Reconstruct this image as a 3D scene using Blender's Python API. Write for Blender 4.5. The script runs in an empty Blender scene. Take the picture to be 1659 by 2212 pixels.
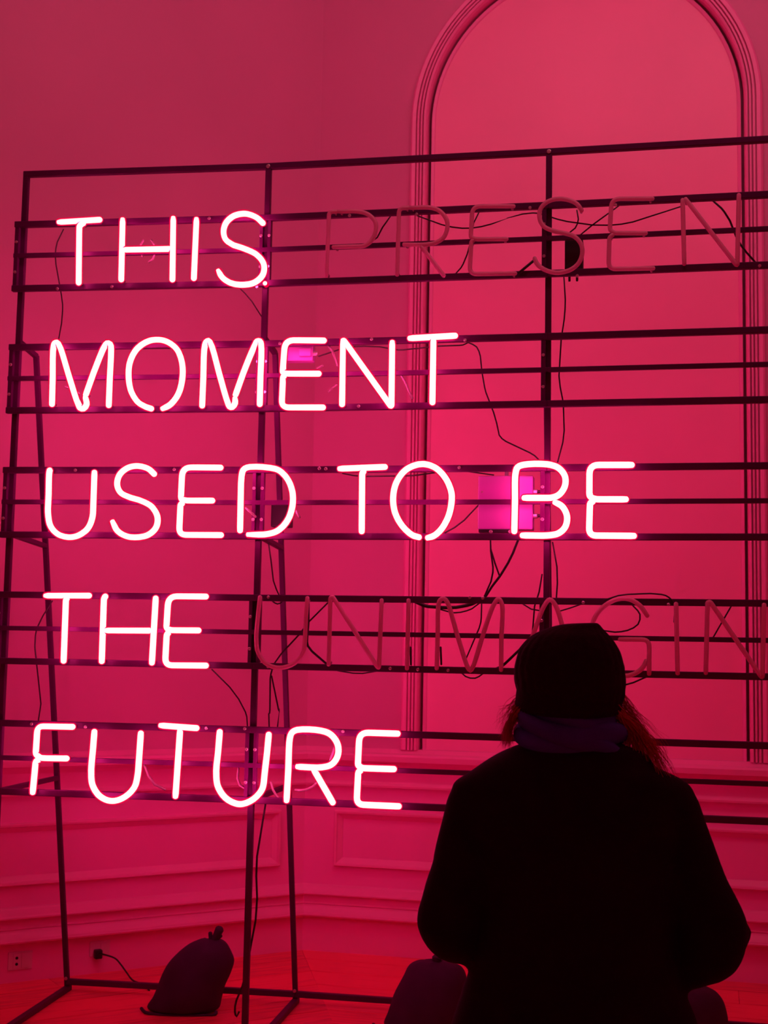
import bpy, bmesh, math, random
from mathutils import Vector, Matrix, noise
random.seed(7)
SC = bpy.context.scene
COL = SC.collection

# ------------------------------------------------------------------ camera
cam_d = bpy.data.cameras.new('camera'); cam = bpy.data.objects.new('camera', cam_d); COL.objects.link(cam)
cam_d.sensor_fit = 'VERTICAL'; cam_d.sensor_height = 36.0
cam_d.lens = 2900.0 / 2212.0 * 36.0
right = (0.99983112, -0.00187805, 0.01828138); up = (-0.01837759, -0.10217521, 0.99459665); back = (0.0, -0.99476465, -0.10219247)
cam.matrix_world = Matrix(((right[0], up[0], back[0], 0), (right[1], up[1], back[1], 0), (right[2], up[2], back[2], 1.6), (0, 0, 0, 1)))
cam_d.dof.use_dof = True; cam_d.dof.focus_distance = 4.0; cam_d.dof.aperture_fstop = 7.0
cam_d.clip_start = 0.05
SC.camera = cam
# ------------------------------------------------------------------ world: a dim, unlit gallery
w = bpy.data.worlds.new('world'); SC.world = w; w.use_nodes = True
w.node_tree.nodes['Background'].inputs[0].default_value = (.03, .03, .03, 1)
w.node_tree.nodes['Background'].inputs[1].default_value = 1.0
SC.view_settings.view_transform = 'Standard'; SC.view_settings.look = 'None'
SC.view_settings.gamma = 1.0; SC.view_settings.use_curve_mapping = False
SC.view_settings.exposure = 0.1
# added fill under the ceiling, above the frame, brightens the upper walls; everything else comes from the neon letters (see lit_glass)
ld = bpy.data.lights.new('upper_wall_fill', 'AREA'); ld.shape = 'RECTANGLE'; ld.size = 5.0; ld.size_y = 0.5
ld.energy = 47.0; ld.color = (1.0, .33, .40)
lo_ = bpy.data.objects.new('upper_wall_fill', ld); COL.objects.link(lo_); lo_.location = (0.9, 3.6, 6.05)
lo_.rotation_euler = (math.radians(72), 0, 0)

# ------------------------------------------------------------------ materials
def mat(name, col, rough=0.6, metal=0.0, spec=0.5, bump=0.0, bscale=60.0, var=0.0, vscale=3.0, sss=0.0, stretch=None, rand=0.0, coat=0.0):
    m = bpy.data.materials.new(name); m.use_nodes = True
    nt = m.node_tree; b = nt.nodes['Principled BSDF']
    b.inputs['Base Color'].default_value = (*col, 1); b.inputs['Roughness'].default_value = rough
    b.inputs['Metallic'].default_value = metal; b.inputs['Specular IOR Level'].default_value = spec
    b.inputs['Coat Weight'].default_value = coat
    tc = nt.nodes.new('ShaderNodeTexCoord'); src = tc.outputs['Object']
    if stretch:
        mp = nt.nodes.new('ShaderNodeMapping'); mp.inputs['Scale'].default_value = stretch[0]; mp.inputs['Rotation'].default_value = (0, 0, stretch[1])
        nt.links.new(src, mp.inputs[0]); src = mp.outputs[0]
    if var > 0 or rand > 0:
        n = nt.nodes.new('ShaderNodeTexNoise'); n.inputs['Scale'].default_value = vscale; n.inputs['Detail'].default_value = 5
        nt.links.new(src, n.inputs['Vector'])
        r = nt.nodes.new('ShaderNodeMapRange'); r.inputs['From Min'].default_value = .3; r.inputs['From Max'].default_value = .7
        r.inputs['To Min'].default_value = 1 - var; r.inputs['To Max'].default_value = 1 + var
        nt.links.new(n.outputs['Fac'], r.inputs['Value'])
        val = r.outputs[0]
        if rand > 0:
            oi = nt.nodes.new('ShaderNodeObjectInfo'); r2 = nt.nodes.new('ShaderNodeMapRange')
            r2.inputs['To Min'].default_value = 1 - rand; r2.inputs['To Max'].default_value = 1 + rand
            nt.links.new(oi.outputs['Random'], r2.inputs['Value'])
            mm = nt.nodes.new('ShaderNodeMath'); mm.operation = 'MULTIPLY'
            nt.links.new(val, mm.inputs[0]); nt.links.new(r2.outputs[0], mm.inputs[1]); val = mm.outputs[0]
        vm = nt.nodes.new('ShaderNodeVectorMath'); vm.operation = 'SCALE'; vm.inputs[0].default_value = col
        nt.links.new(val, vm.inputs['Scale']); nt.links.new(vm.outputs[0], b.inputs['Base Color'])
    if bump > 0:
        n2 = nt.nodes.new('ShaderNodeTexNoise'); n2.inputs['Scale'].default_value = bscale; n2.inputs['Detail'].default_value = 4
        nt.links.new(src, n2.inputs['Vector'])
        bp = nt.nodes.new('ShaderNodeBump'); bp.inputs['Strength'].default_value = bump; bp.inputs['Distance'].default_value = .004
        nt.links.new(n2.outputs['Fac'], bp.inputs['Height']); nt.links.new(bp.outputs[0], b.inputs['Normal'])
    return m
M = {}
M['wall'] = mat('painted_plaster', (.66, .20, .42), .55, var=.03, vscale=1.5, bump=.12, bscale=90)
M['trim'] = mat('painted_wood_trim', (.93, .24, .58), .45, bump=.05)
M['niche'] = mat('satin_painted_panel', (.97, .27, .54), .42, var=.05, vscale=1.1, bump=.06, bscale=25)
M['brightened_dado'] = mat('painted_light_dado', (.96, .24, .64), .40, var=.02, bump=.05)  # paler colour stands in for the light on the lower walls
M['gallery'] = mat('bounce_fill_paint', (.96, .22, .62), .6, bump=.05)  # unseen walls lightened, ceiling too, to bounce added fill light
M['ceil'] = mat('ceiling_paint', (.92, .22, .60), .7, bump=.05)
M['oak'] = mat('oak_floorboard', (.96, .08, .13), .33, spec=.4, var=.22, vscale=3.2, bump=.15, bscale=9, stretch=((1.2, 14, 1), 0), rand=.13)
M['subfloor'] = mat('subfloor', (.02, .008, .006), .9, var=.1)
M['steel'] = mat('black_powder_coated_steel', (.080, .003, .075), .46, metal=0.0, spec=.15, bump=.06, bscale=200, var=.1)
M['bolt'] = mat('zinc_bolt', (.55, .5, .52), .35, metal=.8, var=.05)
M['bracket'] = mat('galvanised_fitting', (.3, .28, .3), .4, metal=.6, var=.1)
M['glass_off'] = mat('milky_unlit_glass', (.85, .45, .62), .14, spec=.6, coat=.4, var=.05, vscale=9)
M['lead'] = mat('clear_glass_lead', (.20, .13, .16), .15, spec=.6, var=.03)
M['rubber'] = mat('black_cable_rubber', (.015, .01, .012), .5, var=.1)
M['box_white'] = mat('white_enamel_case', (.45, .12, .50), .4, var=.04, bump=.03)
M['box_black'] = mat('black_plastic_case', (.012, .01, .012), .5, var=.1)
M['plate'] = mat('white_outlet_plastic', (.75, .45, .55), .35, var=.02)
M['dark'] = mat('dark_socket_slot', (.01, .01, .01), .8, var=.05)
M['sack'] = mat('dark_woven_sack', (.05, .012, .06), .7, spec=.25, bump=.5, bscale=420, var=.15, vscale=8)
M['coat'] = mat('black_wool_coat', (.010, .006, .007), .95, spec=.12, bump=.4, bscale=250, var=.1)
M['hat'] = mat('dark_knit_wool', (.014, .008, .009), .95, spec=.1, bump=.6, bscale=180, var=.15)
M['scarf'] = mat('blue_violet_scarf_cloth', (.060, .16, .42), .9, spec=.1, bump=.4, bscale=200, var=.1, vscale=6)
M['hair'] = mat('auburn_hair', (.40, .06, .02), .35, spec=.6, var=.2, vscale=20)
M['skin'] = mat('skin', (.55, .3, .22), .5, spec=.4, bump=.1, bscale=150, var=.05)
M['eye'] = mat('eye_white', (.6, .55, .55), .2, var=.02)
M['trouser'] = mat('black_trouser_cloth', (.012, .010, .014), .9, spec=.15, bump=.3, var=.1)
M['boot'] = mat('black_boot_leather', (.012, .010, .010), .45, bump=.2, var=.1)

def add_translucency(m, col, f):
    nt = m.node_tree; b = nt.nodes['Principled BSDF']; out = nt.nodes['Material Output']
    t = nt.nodes.new('ShaderNodeBsdfTranslucent'); t.inputs['Color'].default_value = (*col, 1)
    mx = nt.nodes.new('ShaderNodeMixShader'); mx.inputs[0].default_value = f
    nt.links.new(b.outputs[0], mx.inputs[1]); nt.links.new(t.outputs[0], mx.inputs[2]); nt.links.new(mx.outputs[0], out.inputs['Surface'])
add_translucency(M['glass_off'], (.95, .6, .8), .55)   # milky glass lets the wall's light through
add_translucency(M['hair'], (.8, .12, .04), .3)
def lit_glass():
    m = bpy.data.materials.new('lit_neon_tube'); m.use_nodes = True; nt = m.node_tree
    nt.nodes.clear(); out = nt.nodes.new('ShaderNodeOutputMaterial')
    lw = nt.nodes.new('ShaderNodeLayerWeight'); lw.inputs['Blend'].default_value = .5
    # white-hot along the middle; crimson rim paints in the halo around the tube
    cols = [(46.0, 1.2, 11.0), (3.2, 1.05, 1.02), (.85, .0, .05)]; prev = None
    for lo, hi, (a, b_) in ((.08, .17, (0, 1)), (.31, .34, (1, 2))):
        mr = nt.nodes.new('ShaderNodeMapRange'); mr.inputs['From Min'].default_value = lo; mr.inputs['From Max'].default_value = hi
        nt.links.new(lw.outputs['Facing'], mr.inputs['Value'])
        mx = nt.nodes.new('ShaderNodeMix'); mx.data_type = 'RGBA'; mx.inputs['B'].default_value = (*cols[b_], 1)
        if prev: nt.links.new(prev, mx.inputs['A'])
        else: mx.inputs['A'].default_value = (*cols[a], 1)
        nt.links.new(mr.outputs[0], mx.inputs['Factor']); prev = mx.outputs['Result']
    em = nt.nodes.new('ShaderNodeEmission'); em.inputs['Strength'].default_value = 1.0
    nt.links.new(mx.outputs['Result'], em.inputs['Color'])
    nt.links.new(em.outputs[0], out.inputs['Surface'])
    return m
M['neon'] = lit_glass()

# ------------------------------------------------------------------ helpers
def link(o, parent=None, kind=None, label=None, cat=None, group=None):
    COL.objects.link(o)
    if parent is not None: o.parent = parent
    if kind: o['kind'] = kind
    if label: o['label'] = label
    if cat: o['category'] = cat
    if group: o['group'] = group
    return o
def obj(name, bm, m, parent=None, smooth=False, **k):
    me = bpy.data.meshes.new(name)
    bmesh.ops.recalc_face_normals(bm, faces=bm.faces[:])
    bm.to_mesh(me); bm.free()
    me.materials.append(M[m])
    if smooth: me.polygons.foreach_set('use_smooth', [True] * len(me.polygons))
    o = bpy.data.objects.new(name, me)
    return link(o, parent, **k)
def thing(name, label, cat, loc=(0, 0, 0), group=None, rz=0.0):
    o = bpy.data.objects.new(name, None); o.empty_display_size = .05; o.location = loc; o.rotation_euler = (0, 0, rz)
    return link(o, label=label, cat=cat, group=group)
def frame_box(bm, o, ax, ay, az, lo, hi, bevel=0.0):
    """box in the frame (o; ax, ay, az) spanning lo..hi"""
    vs = [bm.verts.new(Vector(o) + ax * x + ay * y + az * z) for x in (lo[0], hi[0]) for y in (lo[1], hi[1]) for z in (lo[2], hi[2])]
    fs = [bm.faces.new([vs[i] for i in f]) for f in ((0, 1, 3, 2), (4, 6, 7, 5), (0, 4, 5, 1), (2, 3, 7, 6), (0, 2, 6, 4), (1, 5, 7, 3))]
    if bevel:
        es = {e for f in fs for e in f.edges}
        bmesh.ops.bevel(bm, geom=list(es), offset=bevel, segments=2, affect='EDGES', profile=.5)
X, Y, Z = Vector((1, 0, 0)), Vector((0, 1, 0)), Vector((0, 0, 1))
def bar(bm, a, b, w, h=None, upv=Z, ext=0.0):
    """square steel section from a to b"""
    a, b = Vector(a), Vector(b); h = h or w
    d = (b - a).normalized(); s = d.cross(upv)
    if s.length < 1e-4: s = d.cross(X)
    s.normalize(); u = s.cross(d)
    L = (b - a).length
    frame_box(bm, a, d, s, u, (-ext, -w / 2, -h / 2), (L + ext, w / 2, h / 2), bevel=min(w, h) * .12)
def tube(bm, pts, r, n=10, cap=True, rfun=None):
    pts = [Vector(p) for p in pts]
    if cap:   # rounded ends
        d0 = (pts[0] - pts[1]).normalized(); d1 = (pts[-1] - pts[-2]).normalized()
        P, R = [], []
        for k in range(4):
            t = math.radians(90 * (1 - k / 4)); P.append(pts[0] + d0 * r * (math.sin(t) - 0.6)); R.append(max(.02, math.cos(t)))
        L0 = (pts[1] - pts[0]).length
        P += [p for p in pts[1:-1]] if len(pts) > 2 else []
        R += [1.0] * max(0, len(pts) - 2)
        P2, R2 = [], []
        for k in range(4):
            t = math.radians(90 * (1 - k / 4)); P2.append(pts[-1] + d1 * r * (math.sin(t) - 0.6)); R2.append(max(.02, math.cos(t)))
        P += P2[::-1]; R += R2[::-1]
    else: P, R = pts, [1.0] * len(pts)
    # drop near-coincident or back-stepping points
    Q, S = [P[0]], [R[0]]
    for p, q in zip(P[1:], R[1:]):
        if (p - Q[-1]).length > 1e-5: Q.append(p); S.append(q)
    t0 = (Q[1] - Q[0]).normalized(); a = t0.cross(Y if abs(t0.y) < .9 else X).normalized()
    prev = None
    for i, p in enumerate(Q):
        t = ((Q[min(i + 1, len(Q) - 1)] - p).normalized() + (p - Q[max(i - 1, 0)]).normalized())
        if t.length < 1e-6: t = t0
        t.normalize(); a = (a - t * a.dot(t)).normalized(); b_ = t.cross(a)
        rr = r * S[i] * (rfun(i / (len(Q) - 1)) if rfun else 1)
        ring = [bm.verts.new(p + (a * math.cos(2 * math.pi * k / n) + b_ * math.sin(2 * math.pi * k / n)) * rr) for k in range(n)]
        if prev:
            for k in range(n): bm.faces.new((prev[k], prev[(k + 1) % n], ring[(k + 1) % n], ring[k]))
        else: bm.faces.new(ring[::-1])
        prev = ring
    bm.faces.new(prev)
def cyl(bm, c, axis, r, h, n=14):
    axis = Vector(axis).normalized(); a = axis.cross(Z if abs(axis.z) < .9 else X).normalized(); b_ = axis.cross(a)
    prev = None
    for s in (0, .8, 1):
        rr = r if s < 1 else r * .8
        ring = [bm.verts.new(Vector(c) + axis * h * s + (a * math.cos(2 * math.pi * k / n) + b_ * math.sin(2 * math.pi * k / n)) * rr) for k in range(n)]
        if prev:
            for k in range(n): bm.faces.new((prev[k], prev[(k + 1) % n], ring[(k + 1) % n], ring[k]))
        else: bm.faces.new(ring[::-1])
        prev = ring
    bm.faces.new(prev)
def rings_mesh(bm, rings, n=40, fn=None):
    """stack of closed rings: (cx, cy, z, rx, ry[, power]); fn(vertex, angle, t) may displace"""
    prev = None
    for i, rg in enumerate(rings):
        cx, cy, z, rx, ry = rg[:5]; pw = rg[5] if len(rg) > 5 else 1.0
        ring = []
        for k in range(n):
            t = 2 * math.pi * k / n; c_, s_ = math.cos(t), math.sin(t)
            p = Vector((cx + rx * math.copysign(abs(c_) ** pw, c_), cy + ry * math.copysign(abs(s_) ** pw, s_), z))
            if fn: p = fn(p, t, i / (len(rings) - 1))
            ring.append(bm.verts.new(p))
        if prev:
            for k in range(n): bm.faces.new((prev[k], prev[(k + 1) % n], ring[(k + 1) % n], ring[k]))
        else: bm.faces.new(ring[::-1])
        prev = ring
    bm.faces.new(prev)
def interp(rows, m):
    """Catmull-Rom resample of ring rows, m per gap"""
    out = []
    for i in range(len(rows) - 1):
        p0, p1, p2, p3 = rows[max(i - 1, 0)], rows[i], rows[i + 1], rows[min(i + 2, len(rows) - 1)]
        for k in range(m):
            t = k / m
            out.append(tuple(.5 * ((2 * b) + (-a + c) * t + (2 * a - 5 * b + 4 * c - d) * t * t + (-a + 3 * b - 3 * c + d) * t ** 3) for a, b, c, d in zip(p0, p1, p2, p3)))
    out.append(tuple(rows[-1])); return out

# ------------------------------------------------------------------ measured data (metres; letter strokes in mm on each letter's own plane)
G = {"nodes": [[-1.5504, 5.5546], [-0.5046, 5.4067], [0.6333, 5.1855], [1.7577, 4.9486]], "bars": {"top": 3.5897, "1a": 3.3616, "1b": 3.227, "1c": 3.0851, "2a": 2.8329, "2b": 2.7005, "2c": 2.5651, "3a": 2.3138, "3b": 2.1815, "3c": 2.0453, "4a": 1.7981, "4b": 1.661, "4c": 1.5272, "5a": 1.2757, "5b": 1.137, "5c": 1.0023}}
LETTERS = [
["T","glowing pink-white neon letter T that starts the top word THIS",1,[-1.2894,5.4369,3.0806],-8.05,[[[-95.8,269.4],[95.8,275.2]],[[24.5,266.1],[11.5,259.1],[7.8,256.8],[4.9,254.0],[2.6,250.8],[1.0,247.2],[0.1,243.2],[8.0,0.0]]]],
["H","glowing pink-white neon letter H in the top word THIS",1,[-0.9949,5.3952,3.0857],-8.05,[[[-111.3,274.0],[-106.9,4.5]],[[105.4,274.3],[111.3,0.0]],[[-107.5,139.2],[106.4,138.0]]]],
["I","glowing pink-white neon letter I, a single upright tube in the top word THIS",1,[-0.7941,5.3669,3.0892],-8.05,[[[1.4,263.4],[-1.4,0.0]]]],
["S","glowing pink-white neon letter S that ends the top word THIS, small dot at its foot",1,[-0.5989,5.3392,3.0666],-8.05,[[[90.1,249.6],[69.6,269.9],[62.4,276.2],[54.6,281.5],[39.8,289.0],[23.9,294.6],[15.8,296.4],[7.9,297.5],[0.1,297.8],[-16.0,296.3],[-31.3,292.3],[-38.2,289.5],[-45.7,285.3],[-52.8,280.3],[-59.4,274.5],[-65.1,268.2],[-69.9,261.7],[-74.1,253.6],[-77.1,244.9],[-79.0,235.9],[-79.6,227.0],[-79.1,218.0],[-77.3,208.8],[-74.3,199.9],[-70.0,192.0],[-63.9,184.9],[-56.2,178.7],[-38.4,168.0],[-30.8,164.4],[3.7,153.1],[27.5,143.2],[42.7,136.1],[56.8,127.9],[63.0,123.2],[75.3,111.4],[80.8,104.9],[85.7,98.1],[89.6,91.1],[92.5,84.1],[94.4,75.8],[95.1,67.1],[94.7,58.3],[93.2,49.8],[90.6,42.0],[87.2,35.6],[82.8,29.5],[77.5,23.7],[71.5,18.4],[65.2,13.7],[58.6,9.7],[51.3,6.5],[43.3,4.0],[34.9,2.2],[17.5,0.3],[0.6,0.1],[-16.7,1.8],[-25.2,3.3],[-41.2,7.9],[-49.0,11.2],[-63.7,19.6],[-70.4,24.7],[-76.5,30.2],[-81.9,36.4],[-86.5,43.3],[-99.3,65.3]],[[99.3,5.1]]]],
["M","glowing pink-white neon letter M that starts the second word MOMENT",1,[-1.2553,5.4321,2.5601],-8.05,[[[-118.8,11.1],[-121.3,135.7],[-124.4,208.2],[-124.9,239.6],[-123.0,262.3],[-121.3,270.9],[-118.2,276.4],[-112.9,278.6],[-107.1,277.8],[-101.1,271.0],[-90.5,248.6],[-79.9,219.8],[-56.3,150.7],[-24.0,60.9],[-13.3,33.5],[-0.6,6.4],[4.0,1.8],[11.5,0.0],[18.9,1.7],[25.4,8.3],[29.3,17.6],[29.2,25.1],[25.1,40.6],[19.9,53.7]],[[21.6,49.8],[52.4,145.7],[75.5,210.5],[87.1,240.3],[92.4,251.9],[101.0,267.6],[107.5,273.2],[114.7,271.8],[121.1,266.9],[123.8,257.8],[124.7,239.3],[125.0,211.8],[123.7,125.5],[123.9,4.7]]]],
["O","glowing pink-white neon letter O in the second word MOMENT, after its first M",1,[-0.9416,5.3877,2.5557],-8.05,[[[29.2,0.0],[52.6,10.4],[60.2,14.4],[67.1,19.4],[72.4,24.3],[82.5,35.5],[91.4,48.4],[95.3,55.3],[98.8,62.4],[104.4,77.2],[106.7,85.2],[110.3,101.8],[112.8,118.6],[114.1,134.9],[114.4,151.3],[113.5,167.8],[111.3,183.8],[109.8,191.5],[105.4,208.0],[102.6,216.1],[96.0,231.6],[92.1,238.7],[87.8,245.2],[82.6,251.6],[76.8,257.5],[63.9,268.0],[50.2,276.3],[42.1,280.2],[33.5,283.3],[24.8,285.8],[15.9,287.5],[-0.7,288.6],[-16.5,287.5],[-24.3,286.1],[-32.0,284.0],[-46.3,278.4],[-59.8,270.6],[-66.3,265.9],[-78.3,255.5],[-83.6,249.8],[-88.5,243.5],[-97.3,229.3],[-101.1,221.7],[-107.3,206.0],[-111.6,189.6],[-113.0,181.1],[-114.3,163.4],[-114.1,145.6],[-112.8,129.0],[-110.7,113.2],[-107.4,97.5],[-103.0,82.5],[-100.2,75.5],[-96.4,67.2],[-87.0,51.2],[-76.2,37.1],[-70.5,31.1],[-62.7,24.7],[-54.3,19.5],[-37.1,11.1],[-28.9,7.8],[-4.1,0.2]]]],
["M","glowing pink-white neon letter M between O and E in the second word MOMENT",1,[-0.625,5.3429,2.5605],-8.05,[[[-119.7,0.0],[-118.6,128.6],[-119.5,205.9],[-118.9,235.2],[-116.3,257.1],[-114.3,265.5],[-111.0,271.5],[-105.9,275.3],[-100.4,276.0],[-94.6,269.6],[-85.0,247.4],[-75.9,219.5],[-53.7,143.2],[-30.2,68.2],[-20.3,38.3],[-9.4,10.0],[-4.4,3.0],[0.9,1.6],[6.3,2.9],[12.3,8.9],[16.5,17.9],[17.1,26.0],[14.9,44.2]],[[14.9,44.2],[47.2,142.2],[64.2,188.3],[79.0,225.9],[96.8,266.9],[101.2,271.6],[107.6,272.4],[113.4,269.9],[116.3,264.7],[117.6,256.9],[119.4,235.8],[119.7,205.6],[118.3,126.2],[118.7,4.3]]]],
["E","glowing pink-white neon letter E in the second word MOMENT, over a small box",1,[-0.3296,5.2912,2.5558],-11.0,[[[87.0,271.3],[-44.6,276.2],[-56.4,275.6],[-66.2,272.8],[-74.0,267.9],[-79.7,260.7],[-83.4,251.4],[-85.0,239.9],[-89.5,151.8],[-88.7,146.7],[-85.8,143.3],[-80.8,141.5],[-65.0,139.9],[68.9,137.0]],[[-74.8,134.9],[-81.4,131.8],[-84.9,129.4],[-87.0,126.1],[-87.7,122.0],[-89.4,33.0],[-88.8,23.8],[-86.4,16.2],[-82.2,10.3],[-76.3,6.1],[-68.7,3.4],[-59.4,2.4],[89.5,0.0]]]],
["N","glowing pink-white neon letter N in the second word MOMENT",1,[-0.0773,5.2421,2.5583],-11.0,[[[-98.8,0.1],[-100.5,265.8],[-99.1,266.4],[-97.3,266.0],[-94.1,263.5],[94.2,4.1],[96.2,1.6],[97.9,0.2],[99.2,0.0],[100.1,0.9],[100.6,2.9],[100.8,6.0],[99.2,261.7]]]],
["T","glowing pink-white neon letter T that ends the second word MOMENT",1,[0.1789,5.1924,2.5599],-11.0,[[[-98.4,267.3],[98.4,273.4]],[[3.5,268.4],[3.1,0.0]]]],
["U","glowing pink-white neon letter U that starts the third row USED TO BE",1,[-1.2763,5.4351,2.0316],-8.05,[[[-92.2,282.9],[-94.4,276.2],[-96.3,267.7],[-97.0,255.8],[-96.8,231.3],[-95.2,176.7],[-95.5,116.7],[-94.6,100.9],[-92.4,84.4],[-89.2,67.3],[-87.0,59.3],[-84.2,51.7],[-80.5,44.6],[-75.5,37.0],[-69.5,29.8],[-62.7,23.3],[-55.4,17.4],[-47.7,12.5],[-40.6,8.9],[-32.8,5.9],[-16.4,1.7],[-0.3,0.0],[8.5,0.3],[17.3,1.4],[25.9,3.3],[34.3,5.9],[42.2,9.3],[55.6,16.9],[68.1,26.6],[73.6,32.1],[78.4,38.0],[82.5,44.5],[86.0,51.5],[89.0,58.9],[91.4,66.7],[95.2,83.1],[96.8,97.6],[95.7,273.7]]]],
["S","glowing pink-white neon letter S in the word USED",1,[-1.0053,5.3967,2.0329],-8.05,[[[80.3,251.3],[62.0,269.2],[55.5,274.6],[48.4,279.1],[41.3,282.3],[25.7,287.3],[9.4,290.0],[1.6,290.4],[-7.2,290.2],[-16.0,289.2],[-24.6,287.4],[-32.9,284.8],[-40.7,281.4],[-48.0,277.1],[-55.2,272.0],[-61.8,266.0],[-67.5,259.6],[-72.1,252.8],[-75.5,245.6],[-78.1,237.7],[-79.7,229.4],[-80.3,221.3],[-79.9,213.6],[-77.9,205.1],[-74.4,196.7],[-69.7,188.9],[-63.9,182.1],[-57.5,177.0],[-50.0,172.8],[-41.7,169.2],[-24.4,162.6],[-16.3,159.9],[18.2,150.7],[41.9,141.2],[56.8,133.5],[63.6,129.1],[69.6,124.0],[75.1,118.2],[84.9,104.7],[88.9,97.5],[92.0,90.2],[94.2,83.0],[95.5,74.8],[95.7,66.2],[94.9,57.7],[93.1,49.5],[90.3,42.0],[86.3,35.0],[81.0,28.3],[74.7,22.1],[67.9,16.7],[60.7,12.1],[52.8,8.3],[44.2,5.3],[25.8,1.6],[7.4,0.0],[-11.5,0.6],[-20.8,1.9],[-29.8,4.0],[-38.6,7.0],[-47.3,10.6],[-55.8,15.1],[-63.7,20.3],[-70.8,26.2],[-76.0,32.1],[-80.4,38.9],[-95.7,68.7]]]],
["E","glowing pink-white neon letter E in the word USED",1,[-0.7305,5.3579,2.0443],-8.05,[[[80.8,272.0],[-48.6,273.2],[-60.3,272.3],[-70.0,269.3],[-77.6,264.1],[-83.0,256.8],[-86.3,247.5],[-87.6,236.0],[-88.6,154.7],[-87.5,148.6],[-86.1,146.1],[-84.1,144.1],[-81.5,142.6],[-74.0,140.3],[-60.0,138.4],[50.9,138.7]],[[-74.5,131.6],[-82.3,127.7],[-86.3,124.8],[-88.8,121.0],[-89.7,116.1],[-90.9,29.8],[-90.2,20.6],[-87.7,13.2],[-83.5,7.4],[-77.6,3.3],[-70.0,0.8],[-60.7,0.0],[90.9,0.3]]]],
["D","glowing pink-white neon letter D that ends the word USED",1,[-0.4686,5.3182,2.0471],-11.0,[[[-106.5,7.8],[-108.4,205.5],[-107.2,232.5],[-105.0,247.5],[-103.1,255.1],[-99.6,261.3],[-92.5,267.2],[-82.2,270.8],[-69.7,272.6],[-44.6,272.8],[-17.7,271.2],[16.1,267.0],[32.7,263.4],[40.5,260.7],[47.9,257.2],[54.9,252.8],[61.6,247.5],[74.0,235.2],[79.4,228.4],[88.6,214.9],[95.8,200.6],[101.4,185.3],[105.5,169.7],[106.9,161.6],[108.3,144.7],[108.1,127.5],[106.3,110.8],[102.9,94.4],[97.9,78.2],[94.8,70.3],[91.2,62.8],[83.1,49.3],[73.5,36.9],[68.1,31.2],[56.6,21.0],[50.6,16.9],[43.9,13.1],[37.0,10.0],[29.7,7.5],[14.1,3.7],[-1.6,1.1],[-9.3,0.5],[-25.8,0.0],[-78.0,0.5]]]],
["T","glowing pink-white neon letter T of the word TO",1,[-0.088,5.2442,2.052],-11.0,[[[-99.0,257.2],[99.0,263.1]],[[11.5,252.0],[5.1,246.3],[1.8,242.4],[-0.1,238.0],[-0.7,232.9],[2.2,0.0]]]],
["O","glowing pink-white neon letter O of the word TO, over the grey wall moulding",1,[0.1485,5.1983,2.0341],-11.0,[[[-2.6,1.8],[-28.2,8.4],[-36.6,12.1],[-43.4,16.2],[-50.1,21.0],[-63.4,32.6],[-75.5,45.6],[-84.5,57.3],[-92.9,70.2],[-100.2,83.8],[-106.2,97.7],[-108.6,105.0],[-110.7,112.5],[-113.8,128.0],[-115.6,143.7],[-116.0,159.2],[-115.0,174.9],[-112.7,190.8],[-108.8,206.3],[-106.3,213.7],[-100.0,227.7],[-92.0,241.3],[-82.4,254.1],[-77.2,259.9],[-65.7,269.9],[-59.3,274.1],[-52.4,278.0],[-37.6,284.5],[-22.1,288.9],[-14.5,290.3],[0.6,291.0],[8.4,290.4],[23.9,287.2],[31.4,284.7],[45.5,278.3],[52.4,274.1],[59.1,269.2],[65.5,263.7],[77.5,251.3],[82.9,244.8],[92.1,231.8],[96.1,225.2],[103.3,211.0],[111.4,189.6],[114.9,174.2],[115.8,165.8],[115.7,149.0],[114.3,133.2],[112.1,118.7],[108.9,103.7],[104.8,89.2],[99.2,74.7],[88.0,52.6],[79.3,39.4],[69.6,27.6],[58.4,17.2],[52.5,12.9],[46.4,9.2],[39.1,6.0],[15.9,0.0]]]],
["B","glowing pink-white neon letter B of the word BE, over a lit pink box",1,[0.5998,5.1105,2.0451],-11.0,[[[-100.6,8.0],[-98.8,134.1],[-99.7,201.0],[-99.3,223.0],[-98.4,235.2],[-96.0,250.4],[-93.7,258.3],[-89.7,264.5],[-83.6,269.1],[-75.6,271.9],[-65.8,274.1],[-47.2,276.2],[-23.3,277.2],[1.7,276.7],[23.8,274.9],[38.8,272.1],[54.2,267.3],[61.0,264.0],[67.3,259.9],[73.3,254.9],[79.0,249.0],[84.0,242.5],[88.2,235.7],[91.2,228.7],[93.0,221.5],[93.9,213.8],[93.9,206.0],[93.0,198.2],[91.4,190.9],[88.8,183.8],[85.3,176.7],[81.0,169.9],[76.3,163.9],[71.2,158.8],[65.2,154.4],[58.5,151.0],[51.5,148.5],[44.2,146.5],[36.4,145.3],[28.4,145.0],[-71.6,145.5]],[[47.6,131.4],[69.2,121.0],[75.8,117.1],[81.6,112.1],[86.8,105.8],[91.4,98.5],[95.2,90.6],[98.2,82.5],[100.0,74.5],[100.6,66.3],[100.2,57.6],[98.8,48.9],[96.5,40.8],[93.4,33.5],[88.7,26.3],[82.8,19.8],[75.9,14.2],[68.6,9.6],[62.2,6.7],[55.5,4.8],[40.3,2.3],[25.9,0.8],[6.6,0.1],[-77.3,1.1]]]],
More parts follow.
